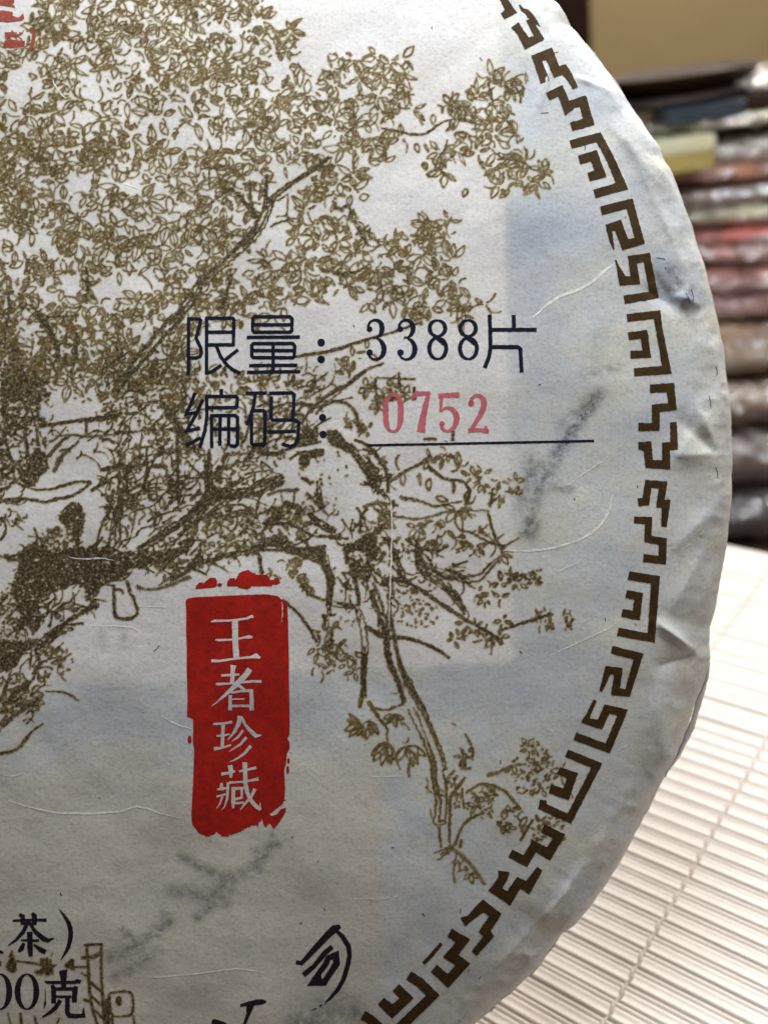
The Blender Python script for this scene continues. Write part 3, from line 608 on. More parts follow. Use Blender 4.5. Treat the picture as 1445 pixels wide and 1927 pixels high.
br(T3, [(1445,560,54),(1370,660,58),(1260,830,70),(1150,950,80),(1050,1060,80),(950,1180,80),(880,1260,60),(800,1380,40)], [(140,800,30),(210,830,40),(300,930,45),(370,1030,38),(400,1110,30),(390,1200,20)], [(60,710,14),(65,860,14),(40,1000,14),(30,1150,12)], [(520,1000,24),(520,1150,24),(480,1280,20)], [(320,890,20),(430,885,16),(540,880,14)], [(590,560,20),(600,650,24),(590,760,14)], [(1270,850,14),(1180,1000,12)], [(900,1110,14),(700,1250,12)])
br(T6, [(190,430,30),(215,640,40)], [(280,420,24),(290,560,30)], [(300,410,30),(450,390,26),(620,360,30),(740,360,50),(880,330,36),(930,310,24)], [(420,490,14),(560,470,20),(650,490,20),(780,480,18),(960,460,16),(1090,440,16),(1290,445,14)], [(600,520,20),(520,590,26),(450,650,46),(410,760,36)], [(520,480,24),(440,550,30),(370,640,30)], [(650,370,24),(660,490,24)], [(140,840,20),(250,890,14),(380,890,16),(480,860,26),(560,830,24),(690,830,20)], [(690,830,18),(630,890,26),(540,940,24),(400,965,22),(350,985,22),(280,970,24),(140,955,26),(0,980,36)], [(690,900,24),(760,850,24),(820,830,16)], [(0,1110,18),(40,1130,20),(50,1200,20),(20,1260,20),(0,1270,18)],
   [(760,740,30),(900,710,40),(1020,720,30),(1150,670,20)], [(1160,640,30),(1300,600,20),(1445,575,10)], [(1000,580,20),(1150,560,14)], [(1345,430,18),(1340,600,24),(1345,860,24),(1350,1000,16)], [(920,750,50),(910,900,44),(920,1000,56),(870,1080,50),(850,1300,46)], [(1110,560,20),(1110,800,24),(1060,920,20),(990,980,16)], [(860,880,22),(830,1040,28),(760,1180,22),(735,1290,14)], [(910,1000,20),(910,1300,24)], [(1445,1080,46),(1300,1180,56),(1200,1250,56),(1050,1350,56)], [(1445,1330,40),(1350,1350,40),(1200,1370,40)], [(960,740,24),(960,940,30)], [(1230,230,24),(1290,330,30),(1400,460,24)], [(840,590,20),(930,620,26),(900,690,24)], [(1040,1000,18),(1000,1200,14)], [(1180,1060,24),(1170,1180,20)], [(60,560,20),(100,700,24)])
mass(T6, [(0,20),(150,40),(240,150),(290,260),(360,400),(300,415),(200,405),(130,475),(60,560),(0,560)], .40)
mass(T6, [(140,660),(230,640),(290,570),(340,610),(370,690),(360,740),(300,790),(260,870),(200,870),(150,800),(130,710)], .33)
mass(T6, [(540,985),(600,985),(630,1040),(650,1080),(630,1140),(620,1210),(600,1290),(590,1330),(550,1200),(480,1160),(440,1090),(480,1040)], .30)
mass(T6, [(0,580),(60,600),(130,680),(150,800),(60,880),(0,1000)], .45)
mass(T3, [(0,1290),(150,1280),(250,1320),(340,1400),(330,1460),(0,1460)], .42)
mass(T9, [(190,240),(300,215),(450,215),(600,195),(720,190),(900,250),(1030,225),(1190,230),(1240,270),(1400,215),(1430,225),(1290,310),(1190,335),(1010,365),(960,440),(850,460),(770,500),(740,560),(690,600),(640,590),(640,480),(590,470),(480,520),(350,560),(300,590),(300,680),(340,760),(250,860),(200,820),(150,720),(90,480),(130,380)], .27)
mass(T9, [(0,890),(100,900),(180,910),(300,880),(420,800),(540,720),(620,680),(700,600),(760,620),(740,660),(600,720),(470,800),(570,800),(560,830),(440,870),(330,940),(200,970),(140,1060),(60,1150),(0,1140)], .28)
mass(T9, [(0,270),(120,250),(200,200),(280,150),(300,200),(180,310),(60,300)], .3)
mass(T9, [(0,520),(90,480),(200,760),(190,900),(0,880)], .47)
mass(T9, [(300,90),(420,50),(560,60),(600,200),(300,230)], .55)
br(T9, [(860,480,26),(862,560,26),(870,720,30),(890,742,26),(1010,742,28),(1045,690,24),(1020,600,22),(985,540,24),(960,450,26)], [(870,520,26),(930,520,24),(925,556,14)], [(1040,480,14),(1040,510,26),(1140,520,22),(1210,515,20),(1300,480,26),(1445,420,30)], [(1120,350,14),(1120,400,12)], [(280,1090,24),(270,1180,20),(200,1260,22),(130,1300,24)], [(320,1330,30),(220,1400,28),(100,1480,28),(0,1545,44)], [(0,1760,30),(100,1745,26),(180,1690,34),(230,1600,22),(330,1530,16)], [(340,1290,12),(480,1290,16),(540,1320,20),(600,1360,14)], [(260,970,20),(310,1050,24),(290,1120,20)], [(540,1000,14),(460,1060,10),(430,1140,12),(500,1210,12)], [(430,980,8),(480,920,10)], [(0,640,24),(60,560,20)], [(470,790,18),(640,775,22)])
for d in ((440,722,28,24),(552,668,16,22)):
    P, _ = T9([d[:2]]); branch.disc(P[0, 0], P[0, 1], d[2] / 4.01, d[3] / 4.01, O_TREE)
br(T7, [(0,1050,80),(100,990,90),(200,900,90),(300,800,90),(380,700,100),(460,690,80),(600,680,74),(740,640,66),(860,580,66),(940,560,54)], [(480,660,18),(560,610,20),(640,550,14)], [(820,690,24),(880,660,26),(960,650,30),(1050,650,26)], [(360,340,50),(370,600,60),(380,680,70)], [(450,470,24),(460,600,30)], [(130,180,30),(140,400,24),(145,600,18)], [(60,50,50),(150,180,50),(250,330,40),(320,400,30)], [(780,375,30),(900,385,36),(940,340,24)], [(0,1170,46),(100,1130,46),(200,1110,36)], [(0,1385,36),(80,1330,36),(180,1290,28),(320,1180,30),(390,1190,30),(480,1150,30),(600,1130,26),(700,1110,30),(800,1090,40),(900,1090,44),(1000,1110,60),(1120,1130,84),(1210,1160,90),(1250,1240,50),(1290,1310,50),(1290,1440,40)], [(100,1240,18),(250,1240,22),(360,1290,18)], [(700,1075,40),(850,1040,70),(940,990,50)], [(760,1160,30),(775,1290,28)], [(780,910,20),(900,900,30),(1000,910,20),(1100,970,20),(1180,1010,16),(1380,990,14)], [(1075,560,26),(1150,600,30)], [(1205,580,34),(1200,700,48),(1230,790,48)], [(1110,680,28),(1200,760,28),(1280,850,16)], [(1130,830,24),(1200,890,56),(1260,930,56),(1330,965,34)], [(540,640,10),(700,540,12)], [(640,420,14),(760,320,10)], [(200,420,16),(330,560,20)], [(560,820,14),(420,860,14)])
mass(T7, [(380,610),(520,640),(470,700),(640,660),(760,600),(870,550),(940,530),(940,610),(800,670),(740,720),(620,700),(500,720),(380,740),(330,800),(260,860),(200,920),(240,820),(340,700)], .36)
mass(T7, [(1060,370),(1240,340),(1240,390),(1130,420),(1120,480),(1060,480)], .2); mass(T7, [(1080,190),(1200,190),(1200,290),(1090,290)], .2)
mass(T7, [(1280,240),(1370,230),(1400,290),(1445,310),(1445,360),(1300,310)], .2)
mass(T7, [(860,1010),(960,1000),(1010,1090),(1220,1070),(1250,1210),(1120,1170),(1000,1120),(880,1080)], .28)
mass(T7, [(850,770),(920,780),(930,860),(870,900),(840,860)], .42); mass(T7, [(940,740),(1010,750),(1020,790),(960,780)], .4)
br(T, [(850,405,16),(960,385,24),(1110,360,26),(1230,320,24),(1340,285,22),(1400,268,18),(1560,222,16),(1700,170,12)])
br(T8, [(440,-60,18),(350,-30,20),(260,30,28),(200,90,40),(100,130,30),(30,180,24),(-60,260,24),(-110,330,20)], [(30,195,20),(140,200,22),(210,220,26),(260,290,28),(275,400,30)], [(80,430,60),(160,490,60),(240,540,42),(290,620,50),(340,690,55),(370,760,50),(390,830,36)], [(240,460,20),(330,490,24),(400,580,24),(460,670,24),(470,740,24),(470,820,20)], [(300,560,10),(380,640,14),(420,760,12)], [(480,745,24),(560,690,26),(640,650,26),(730,605,26),(760,560,24)], [(740,640,24),(810,700,28),(860,735,24),(960,735,20),(1010,770,26),(1030,820,24),(1000,880,24)], [(555,840,16),(560,860,30),(640,865,26),(720,890,20),(800,920,16),(900,890,14),(970,880,14)], [(300,920,30),(370,890,30),(460,890,26),(540,910,24)], [(280,1100,20),(285,980,24),(330,930,20)], [(370,930,14),(440,960,20),(560,990,20),(690,1005,16),(800,970,20),(880,945,14),(970,945,10),(1145,940,12)], [(1145,940,12),(1165,1020,20),(1185,1100,22),(1230,1180,24),(1240,1230,16)], [(1180,790,14),(1165,920,16)], [(1170,890,12),(1230,840,12)], [(430,1100,50),(480,1150,36),(520,1250,44),(560,1350,30),(590,1420,20)], [(0,1110,16),(100,1130,20),(200,1130,20)], [(0,1020,40),(60,1070,40),(100,1090,30)], [(670,1280,50),(720,1310,30),(800,1350,40),(930,1400,44),(1040,1410,46),(1110,1390,50),(1150,1330,30),(1210,1280,20)], [(665,1150,16),(670,1250,40),(680,1330,50),(760,1390,30)], [(30,1280,40),(80,1370,40),(100,1445,30)], [(330,1290,40),(360,1380,30),(290,1440,20)], [(385,40,16),(390,140,20),(400,270,12)], [(390,40,12),(460,40,12),(540,45,18),(650,50,14)], [(545,0,12),(545,90,22),(560,140,16)], [(280,100,14),(340,135,12)], [(470,185,30),(550,180,24)], [(645,100,24),(645,190,26)], [(1010,1080,14),(1120,1140,18),(1220,1180,16)], [(1240,1190,16),(1360,1130,12)], [(600,1150,14),(680,1200,10)], [(910,400,20),(910,470,26)], [(710,455,22),(800,455,22)])
mass(T8, [(170,1190),(260,1140),(330,1100),(430,1040),(470,1050),(380,1110),(400,1180),(390,1270),(330,1290),(310,1220),(210,1220),(200,1310),(170,1300)], .2)
mass(T8, [(60,400),(130,390),(170,470),(110,500),(60,470)], .2); mass(T8, [(0,1180),(45,1180),(45,1280),(0,1290)], .2); mass(T8, [(190,1290),(330,1310),(350,1400),(210,1410)], .38)
br(T10, [(190,120,24),(200,180,26),(215,240,28),(205,330,28),(205,400,18)], [(220,350,24),(280,360,26),(350,365,20),(348,440,20)], [(75,260,14),(110,310,16),(190,335,14)], [(-20,330,10),(0,350,14),(60,400,16),(110,470,18),(145,540,14)], [(345,380,30),(375,480,34),(380,580,32),(370,700,24),(375,810,24)], [(320,200,24),(345,300,22),(350,360,18)], [(380,460,20),(430,490,26),(480,520,22),(530,510,20),(600,520,18),(680,550,18),(740,580,16),(790,615,14)], [(390,180,30),(420,290,56),(450,380,50),(485,480,40),(485,600,26),(520,680,24),(550,760,22),(570,830,18)], [(500,250,16),(495,400,18),(520,480,24),(530,580,22),(560,680,26),(610,780,26),(670,870,20)], [(460,240,40),(560,230,24),(660,290,22),(760,360,22),(850,420,20),(960,480,16),(1010,510,18),(1045,550,20)], [(640,170,40),(700,230,36),(780,280,24),(830,340,24),(870,400,20)], [(1040,480,12),(1130,450,16),(1220,420,18),(1290,400,14)], [(1070,240,20),(1120,205,16),(1180,240,10)], [(970,450,12),(960,490,14)], [(995,540,10),(990,600,8)], [(1350,420,14),(1370,470,16)], [(185,410,20),(185,470,14)], [(220,480,12),(215,560,10)], [(170,410,14),(240,405,12)])
br(T11, [(335,0,30),(370,60,30),(400,130,24),(415,210,20)], [(395,0,24),(440,90,36),(470,160,40),(520,240,32),(560,330,24),(600,420,18),(640,520,18),(655,600,22)], [(460,250,40),(490,320,34),(530,400,34),(560,480,28),(590,560,32),(590,650,32),(615,740,32),(615,840,36),(600,905,36),(660,890,20)], [(680,760,20),(680,900,14),(680,1010,14)], [(620,920,16),(630,1040,16)], [(650,680,14),(670,640,20),(710,600,14)], [(600,1090,46),(660,1060,36),(700,1030,26)], [(700,1050,22),(760,1090,22),(820,1160,28),(880,1250,18)], [(710,1030,20),(730,960,18),(760,900,18),(820,860,16),(880,840,14)], [(745,990,16),(740,1040,14)], [(690,740,20),(740,680,22),(770,640,14)], [(770,730,12),(860,670,16),(930,690,24),(1000,720,16),(1040,770,22),(1080,820,22)], [(890,630,28),(960,610,28),(1050,570,14)], [(770,395,14),(810,470,18),(810,540,16)], [(690,330,10),(715,350,12)], [(1150,880,18),(1080,1000,14)], [(190,0,26),(195,100,24),(185,190,30),(165,250,18)], [(220,210,22),(270,290,24),(330,370,12)], [(260,250,10),(330,265,14),(370,240,12),(420,225,12)], [(330,370,12),(330,560,10)], [(450,560,14),(450,640,18)], [(500,470,12),(500,560,10)], [(640,600,10),(665,700,16),(655,900,10)], [(720,1070,10),(700,1180,10),(710,1240,10)], [(780,1110,10),(840,1190,12)], [(740,590,16),(800,590,14)], [(750,700,10),(760,820,8)], [(900,740,8),(920,800,8)], [(1330,560,8),(1300,640,10),(1380,760,8)], ink=leaves)
# small building under the tree
br(B, [(850,528,26),(940,520,28),(1035,518,30)], [(878,530,34),(895,800,36),(905,1000,36),(930,1160,36),(985,1330,34)], [(1025,520,34),(1022,700,36),(1030,1000,36),(1060,1330,36)], [(890,655,40),(960,640,56),(1030,600,40)], [(905,890,24),(1040,1010,34)], [(925,1040,24),(1060,1170,36)], [(960,1180,24),(1060,1290,34)], [(820,655,44),(870,655,40)], [(840,1075,34),(900,1090,34)], [(1105,1010,24),(1220,995,24),(1320,990,28),(1345,1060,30),(1345,1232,26),(1230,1245,22),(1130,1252,22),(1110,1120,30),(1105,1010,24)], [(1345,1230,26),(1358,1340,26)], [(1130,1250,26),(1142,1340,24)], [(1060,1040,60),(1075,1180,60),(1090,1330,50)], [(160,688,26),(280,700,24),(420,724,30)], [(745,750,26),(870,745,24)], [(520,752,20),(575,725,10)], [(520,640,12),(535,600,14)], [(85,1205,24),(112,1330,24)], [(208,1210,30),(222,1330,30)], [(352,1240,26),(372,1330,26)], [(602,1260,18),(575,1330,18)], [(820,800,16),(870,840,20)], [(0,690,30),(10,735,20)], rough=.5)
mass(B, [(70,690),(105,670),(120,575),(135,660),(155,690),(165,770),(130,803),(80,765)], .25); mass(B, [(415,665),(500,665),(520,720),(540,822),(380,822),(350,790),(415,780)], .42, .3); mass(B, [(660,735),(740,660),(745,775)], .2)
P, _ = B([(1200,1090)]); branch.disc(P[0, 0], P[0, 1], 6.5, 10, O_TREE)

CROWN = [(-30,95),(40,75),(75,20),(110,-20),(480,-20),(500,20),(520,45),(560,62),(558,85),(592,100),(585,125),(612,132),(640,100),(665,95),(690,112),(710,90),(742,105),(775,115),(772,160),(790,192),(772,215),(767,260),(748,298),(720,310),(700,290),(660,298),(625,272),(605,268),(590,305),(555,312),(545,330),(520,300),(500,330),(490,400),(470,420),(430,520),(400,560),(370,620),(330,740),(-30,740)]
GAPS = [[(330,245),(390,228),(420,245),(432,275),(380,290),(335,275)], [(120,332),(215,322),(222,348),(160,362),(110,360)], [(235,335),(275,330),(280,352),(250,375),(232,365)], [(105,85),(135,70),(152,88),(135,110),(105,100)], [(20,188),(40,185),(60,230),(60,245),(25,235)], [(28,450),(55,432),(105,438),(108,470),(90,490),(40,485)], [(185,545),(220,520),(280,508),(290,530),(280,555),(220,575),(185,570)], [(105,530),(150,528),(160,560),(150,588),(105,560)], [(38,605),(70,592),(80,640),(60,680),(35,650)], [(120,155),(210,155),(200,180),(140,175)], [(470,140),(510,115),(545,125),(540,150),(490,160)], [(540,130),(620,140),(615,165),(555,165)], [(0,15),(80,-10),(75,20),(40,70),(25,30)], [(500,330),(560,350),(540,380),(500,400)], [(30,-5),(60,0),(40,40),(28,40)], [(225,205),(250,200),(280,215),(270,245),(230,240)]]
foliage(CROWN, 13.2, holes=GAPS, dash=.55, drop=.10)
foliage([(-30,230),(120,260),(250,240),(330,300),(220,320),(100,330),(60,420),(-30,430)], 17, ln=(10, 20), wd=(6, 10), dash=1.0, drop=.2, holes=GAPS)
foliage([(-30,500),(60,560),(130,600),(260,640),(330,740),(200,760),(90,720),(-30,700)], 14, ln=(10, 20), wd=(6, 10), dash=1.0, drop=.2, holes=GAPS)
dots([(-10,250),(110,270),(230,250),(300,310),(100,340),(90,430),(-10,440)], 120); dots([(-10,610),(120,640),(330,680),(350,760),(230,800),(-10,700)], 170)
foliage([(845,228),(846,188),(862,182),(878,200),(893,172),(915,166),(915,138),(940,144),(953,160),(960,141),(990,160),(980,208),(983,230),(977,252),(998,285),(1005,307),(1033,307),(1039,321),(1028,346),(985,349),(960,371),(942,354),(910,321),(884,285),(862,283),(855,330),(820,320),(818,280),(838,271),(855,255)], 13.5, ln=(18, 30), wd=(8, 13), dash=.3, drop=.08)
for p in [(847,195),(1020,318)]: spray(p[0], p[1], 10, 4, ln=(16, 24))
for q in [(796,218),(815,215),(800,270),(797,305),(878,355),(823,198),(920,352),(783,270)]: leaf(q[0], q[1], RNG.uniform(1, 2), RNG.uniform(12, 20), 9, 3.6)
MID = [(585,330),(612,318),(620,345),(655,315),(690,330),(688,375),(660,395),(685,420),(700,455),(712,478),(722,445),(735,442),(748,460),(760,432),(788,430),(793,392),(812,393),(820,415),(838,390),(850,412),(868,408),(860,460),(838,480),(858,485),(860,510),(885,540),(890,565),(915,568),(915,585),(898,602),(862,600),(850,580),(820,592),(790,575),(770,590),(740,560),(715,600),(692,575),(660,560),(640,545),(600,570),(575,555),(545,590),(520,570),(500,580),(475,540),(480,500),(520,470),(545,440),(560,400)]
foliage(MID, 13, dash=.5, drop=.08, holes=[[(520,430),(560,435),(548,465),(520,460)], [(690,440),(715,450),(710,475),(695,460)]])
foliage([(380,560),(480,540),(540,600),(480,600),(400,600)], 13, dash=.8)
foliage([(320,640),(345,600),(345,700),(380,705),(470,702),(570,715),(640,690),(690,650),(700,665),(660,700),(600,740),(560,740),(480,740),(320,760)], 13, ln=(12, 22), wd=(6, 11), dash=1, drop=.2)
foliage([(180,720),(340,740),(345,840),(320,960),(240,1000),(205,900),(230,800)], 16, ln=(10, 22), wd=(6, 10), dash=1, drop=.3)
foliage([(470,740),(560,745),(600,740),(585,800),(560,840),(500,880),(440,930),(390,900),(430,840)], 16, ln=(10, 20), wd=(6, 10), dash=1, drop=.25)
dots([(200,740),(570,745),(550,860),(420,930),(240,1000)], 140)
foliage([(380,965),(430,945),(480,960),(560,950),(600,1000),(500,1020),(440,1060),(340,1070),(300,1090),(310,1030)], 13, ln=(10, 20), wd=(6, 10), dash=.9, drop=.15)
dots([(360,960),(600,950),(600,1020),(420,1070),(310,1070)], 150)
foliage([(548,1050),(585,1045),(592,1100),(575,1115),(540,1090),(520,1090),(505,1070)], 13, ln=(12, 20), wd=(6, 10), dash=.5)
foliage([(595,1210),(600,1185),(640,1178),(650,1215),(678,1225),(678,1265),(655,1285),(620,1275),(590,1270),(585,1240)], 12.5, ln=(14, 24), wd=(7, 12), dash=.4, drop=.05)
spray(628, 1183, 8, 3, ln=(12, 16))
for c in [(690,730,18),(735,730,22),(760,745,18),(712,760,14)]: spray(c[0], c[1], c[2], 5, ln=(12, 20))
dots([(680,705),(785,705),(780,755),(700,770)], 30)
foliage([(640,780),(670,770),(680,800),(670,830),(645,820)], 13, ln=(12, 20)); foliage([(685,795),(705,810),(705,825),(690,820)], 10, ln=(10, 16))
foliage([(795,855),(830,845),(865,860),(870,885),(850,890),(810,870)], 12.5, ln=(12, 20)); leaf(860, 850, 1.5, 32, 13, 3.6); leaf(752, 855, 1.6, 30, 15, 4)
for q in [(758,890,1.6),(790,890,1.5),(808,900,1.6),(850,905,1.5),(880,925,1.6),(820,935,.3)]: leaf(q[0], q[1], q[2], 24, 10, 3.6)
foliage([(888,895),(925,892),(930,920),(900,915)], 12, ln=(12, 18)); foliage([(925,905),(960,890),(985,900),(975,940),(940,945),(925,930)], 12, ln=(12, 20)); foliage([(780,975),(840,980),(870,1015),(850,1040),(810,1045),(785,1010)], 13, ln=(14, 22))
foliage([(875,1000),(930,995),(945,1020),(985,1010),(975,1030),(945,1045),(905,1040),(880,1020)], 13, ln=(14, 24)); foliage([(700,960),(730,950),(740,975),(715,995),(700,985)], 12); foliage([(840,955),(875,945),(870,965),(845,965)], 10)
foliage([(890,1090),(950,1075),(985,1080),(1010,1100),(975,1130),(930,1125),(900,1130)], 12, ln=(10, 18), wd=(5, 9), dash=.6); foliage([(835,1190),(870,1170),(900,1178),(950,1165),(945,1200),(920,1230),(880,1205),(845,1220)], 12, ln=(10, 20), wd=(5, 9), dash=.6)
dots([(735,1110),(820,1105),(825,1170),(790,1185),(740,1170)], 110, 3, 6); dots([(690,1010),(800,1010),(800,1060),(720,1060)], 60)
dots([(1005,1150),(1040,1140),(1045,1180),(1010,1185)], 22, 4, 9, 1.6); dots([(1060,1150),(1080,1145),(1080,1185),(1062,1190)], 14, 4, 9, 1.6); dots([(985,1080),(1020,1065),(1015,1105)], 16)
spray(680, 1362, 14, 6, 1.2, 4.2, ln=(22, 32), wd=(9, 13)); spray(695, 1355, 10, 4, .8, 2.4, ln=(26, 36), wd=(9, 13)); spray(727, 1395, 12, 5, .9, 2.6, ln=(34, 48), wd=(11, 16)); spray(762, 1405, 12, 5, .2, 2.4, ln=(32, 46), wd=(11, 16)); spray(740, 1345, 8, 5, 0, 3.2, ln=(18, 26))
dots([(980,1400),(1010,1390),(1040,1420),(1045,1470),(1010,1500),(960,1490),(950,1440)], 70, 3, 7); foliage([(980,1405),(1010,1395),(1040,1425),(1042,1470),(1010,1495),(965,1485),(955,1440)], 13, ln=(12, 22), sw=2.5); dots([(870,1490),(930,1495),(925,1545),(880,1540)], 24); foliage([(870,1490),(930,1495),(925,1545),(880,1540)], 14, ln=(12, 20), sw=2.4); foliage([(950,1530),(1000,1520),(1030,1555),(1000,1580),(960,1570),(940,1560)], 12, ln=(12, 22), wd=(5, 9)); foliage([(855,1400),(885,1420),(890,1440),(865,1440)], 12, ln=(10, 16)); foliage([(850,1610),(880,1620),(900,1650),(860,1655)], 12, ln=(12, 20), wd=(5, 9)); dots([(1000,1540),(1070,1530),(1060,1600),(1000,1590)], 60); dots([(830,1490),(860,1450),(870,1500),(850,1560)], 40)
foliage([(80,1225),(130,1230),(125,1290),(90,1295)], 13, ln=(8, 16), wd=(5, 9), dash=1); foliage([(-20,1270),(40,1280),(70,1300),(60,1340),(20,1360),(-20,1350)], 12, ln=(14, 26)); dots([(-10,1280),(70,1290),(40,1350),(-10,1360)], 60); dots([(20,620),(90,700),(60,820),(0,830)], 150); dots([(190,880),(260,890),(240,1010),(190,1020)], 60)
dots([(690,840),(725,850),(735,900),(700,900)], 50); dots([(660,980),(760,970),(740,1090),(650,1080)], 70); dots([(620,1060),(680,1080),(680,1200),(630,1180)], 20)
tangle([(190,700),(340,690),(350,860),(330,960),(230,1030),(190,930)], 70, -1.3, .5); tangle([(190,760),(360,760),(360,960),(200,960)], 46, 0, .25, (20, 60))
tangle([(200,900),(420,880),(500,760),(600,700),(590,830),(430,960),(300,1030),(180,1040)], 95, -.62, .3, (25, 80)); tangle([(340,690),(600,700),(560,860),(400,900),(340,840)], 80, -1.0, .8, (12, 34))
tangle([(300,980),(600,930),(620,1010),(430,1060),(240,1080)], 70, -.4, .4, (16, 48)); tangle([(0,640),(90,680),(110,800),(60,870),(0,860)], 80, 1.2, .7, (8, 26)); tangle([(0,860),(60,870),(50,1000),(0,1000)], 26, .8, .7, (10, 30))
tangle([(0,480),(240,600),(340,720),(200,760),(0,700)], 34, .9, .9, (8, 30), ink=leaves); tangle([(90,830),(230,800),(200,860),(130,870)], 14, -.3, .3, (20, 50))
tangle([(40,1030),(230,1020),(190,1130),(60,1240),(0,1250),(20,1120)], 120, -.55, .35, (18, 60), (2.5, 5)); tangle([(0,1250),(80,1240),(60,1360),(0,1380)], 40, -.9, .4, (12, 40))
tangle([(620,960),(720,940),(760,1080),(720,1180),(640,1120)], 50, 1.2, .4, (14, 46)); tangle([(690,1100),(735,1100),(850,1560),(820,1600)], 12, 1.25, .2, (16, 50), (1.8, 3.2), leaves); tangle([(650,830),(735,860),(735,930),(690,920)], 26, 1.0, .3, (14, 40))
tangle([(760,1000),(900,1090),(860,1120),(740,1060)], 26, .5, .3, (20, 50)); dots([(200,690),(600,690),(590,860),(420,930),(220,980)], 120); dots([(560,830),(660,850),(640,1010),(560,960)], 30)
def blur(a, k):
    for ax in (0, 1):
        c = np.cumsum(np.pad(a, [(k + 1, k) if q == ax else (0, 0) for q in (0, 1)], 'edge'), ax)
        n = a.shape[ax]; a = (np.take(c, np.arange(2 * k + 1, 2 * k + 1 + n), ax) - np.take(c, np.arange(0, n), ax)) / (2 * k + 1)
    return a
def sheet():
    b, l = branch.g, leaves.g; ink = np.maximum(b, l * .92); lead = blur(np.maximum(b, 0) * 1.6, 2) > blur(l, 2)
    core = np.clip((blur(ink, 1) * .30 + ink * .70) * 1.32 - .05, 0, 1); fr = np.clip(blur(blur(ink, 2), 1) * 1.9, 0, 1)
    f = 2                                              # cells of two photograph pixels
    dn2 = lambda a: a[:a.shape[0] // f * f, :a.shape[1] // f * f].reshape(a.shape[0] // f, f, -1, f).mean((1, 3))
    core, fr, dark = dn2(core), dn2(fr), dn2(blur(b, 2))
    lead = dn2(lead.astype(np.float32)) > .5; ny, nx = core.shape
    YY, XX = np.meshgrid(Grid.Y0 + (np.arange(ny) + .5) * f, Grid.X0 + (np.arange(nx) + .5) * f, indexing='ij')
    on = fr > .03; cell = on[:-1, :-1] | on[1:, :-1] | on[:-1, 1:] | on[1:, 1:]
    out = []
    for who in (True, False):
        m = cell & (lead[:-1, :-1] == who); i, j = np.nonzero(m); q = np.stack([i * nx + j, i * nx + j + 1, (i + 1) * nx + j + 1, (i + 1) * nx + j], -1)
        u, inv = np.unique(q, return_inverse=True); x, y, z = to_surf(XX.ravel()[u], YY.ravel()[u])
        me = np_mesh('print', np.stack([x, y, z + O_TREE], -1), inv.reshape(-1, 4)[:, ::-1])
        add_tint(me, np.stack([core.ravel()[u], fr.ravel()[u], np.clip(dark.ravel()[u] * 1.5, 0, 1), np.ones(len(u))], -1).astype(np.float32)); out.append(me)
    return out
mb, ml = sheet()
tree = link('tree_print', mb, INK_TREE, cake); tree['label'] = 'printed line drawing of an old tree in brown ink'
tag(link('printed_leaves', ml, INK_TREE, tree), kind='stuff')

# ------------------------------------------------------------------ long pale fibres and short dark hairs in the paper
FIB = [([(1002,598),(1022,578),(1050,558),(1090,545),(1115,530),(1140,508),(1158,494)], 5.5), ([(950,1036),(1000,1037),(1050,1030),(1100,1012),(1130,990),(1148,955),(1152,930)], 4.5), ([(1030,1235),(1080,1212),(1130,1190),(1165,1168)], 3.2), ([(20,1508),(60,1520),(110,1530),(160,1532),(230,1528),(262,1515),(300,1530),(340,1540)], 3.4), ([(1065,915),(1100,890),(1130,870),(1145,858)], 2.4), ([(1050,1075),(1090,1058)], 2.4), ([(170,1178),(220,1178),(250,1180),(262,1190)], 2.6), ([(305,1348),(330,1362),(362,1372)], 3.2), ([(262,1141),(310,1142)], 2.0), ([(280,1840),(330,1836),(390,1830),(440,1822),(470,1824),(500,1832)], 3.2), ([(130,1047),(150,1053),(190,1050),(215,1055)], 2.8), ([(1225,350),(1240,330),(1246,322)], 3.6), ([(1020,190),(1024,170),(1035,150)], 2.6), ([(735,935),(738,1000),(736,1060),(733,1120),(732,1180)], 3.0), ([(530,1170),(532,1140),(531,1134)], 2.4), ([(1154,1414),(1170,1408),(1186,1398)], 2.2), ([(700,1462),(760,1461)], 1.8), ([(100,150),(110,170),(125,185)], 4), ([(235,345),(260,355)], 3), ([(1280,1035),(1310,1015),(1330,990)], 2), ([(660,1690),(720,1692),(750,1686)], 2), ([(620,700),(640,712),(655,706)], 1.6), ([(0,1455),(20,1462),(45,1455)], 3), ([(770,1085),(790,1082)], 1.6)]
for P, wd in FIB:
    I = Ink(); n = len(P); W = wd * .7 * np.r_[.35, np.full(n - 2, 1.0), .35] if n > 2 else [wd * .6] * 2
    P, W = smooth(P, W, 2); I.ribbon(P + RNG.normal(0, .5, P.shape), np.asarray(W) * 1.35, 0.0034, step=5, jit=.25); I.build('paper_fibre', FIBRE, cake)
I = Ink()
pts = RNG.uniform((20, 20), (1350, 1900), (320, 2)); pts = pts[np.hypot(pts[:, 0] - 30, pts[:, 1] - 892) < 1310]
for c in pts[:55]:
    a = RNG.uniform(0, 6.28); l = RNG.uniform(1.5, 6) * (1 if RNG.random() < .7 else 1.6); v = np.array([math.cos(a), math.sin(a)])
    I.ribbon([c, c + v * l * .5 + RNG.normal(0, 1, 2), c + v * l], RNG.uniform(1.0, 2.2), 0.0034, step=4)
for c, d in [((1098,270),(1100,282)),((1235,485),(1250,488)),((1290,552),(1297,570)),((1333,745),(1336,766)),((1346,880),(1350,900)),((1300,545),(1304,565)),((290,1225),(300,1215)),((131,708),(142,718)),((1346,690),(1348,706)),((1018,213),(1032,212)),((1040,100),(1050,98))]:
    I.ribbon([c, ((c[0] + d[0]) / 2 + 1.5, (c[1] + d[1]) / 2), d], 1.5, 0.0034, step=4)
tag(I.build('paper_hairs', HAIR, cake), kind='stuff')

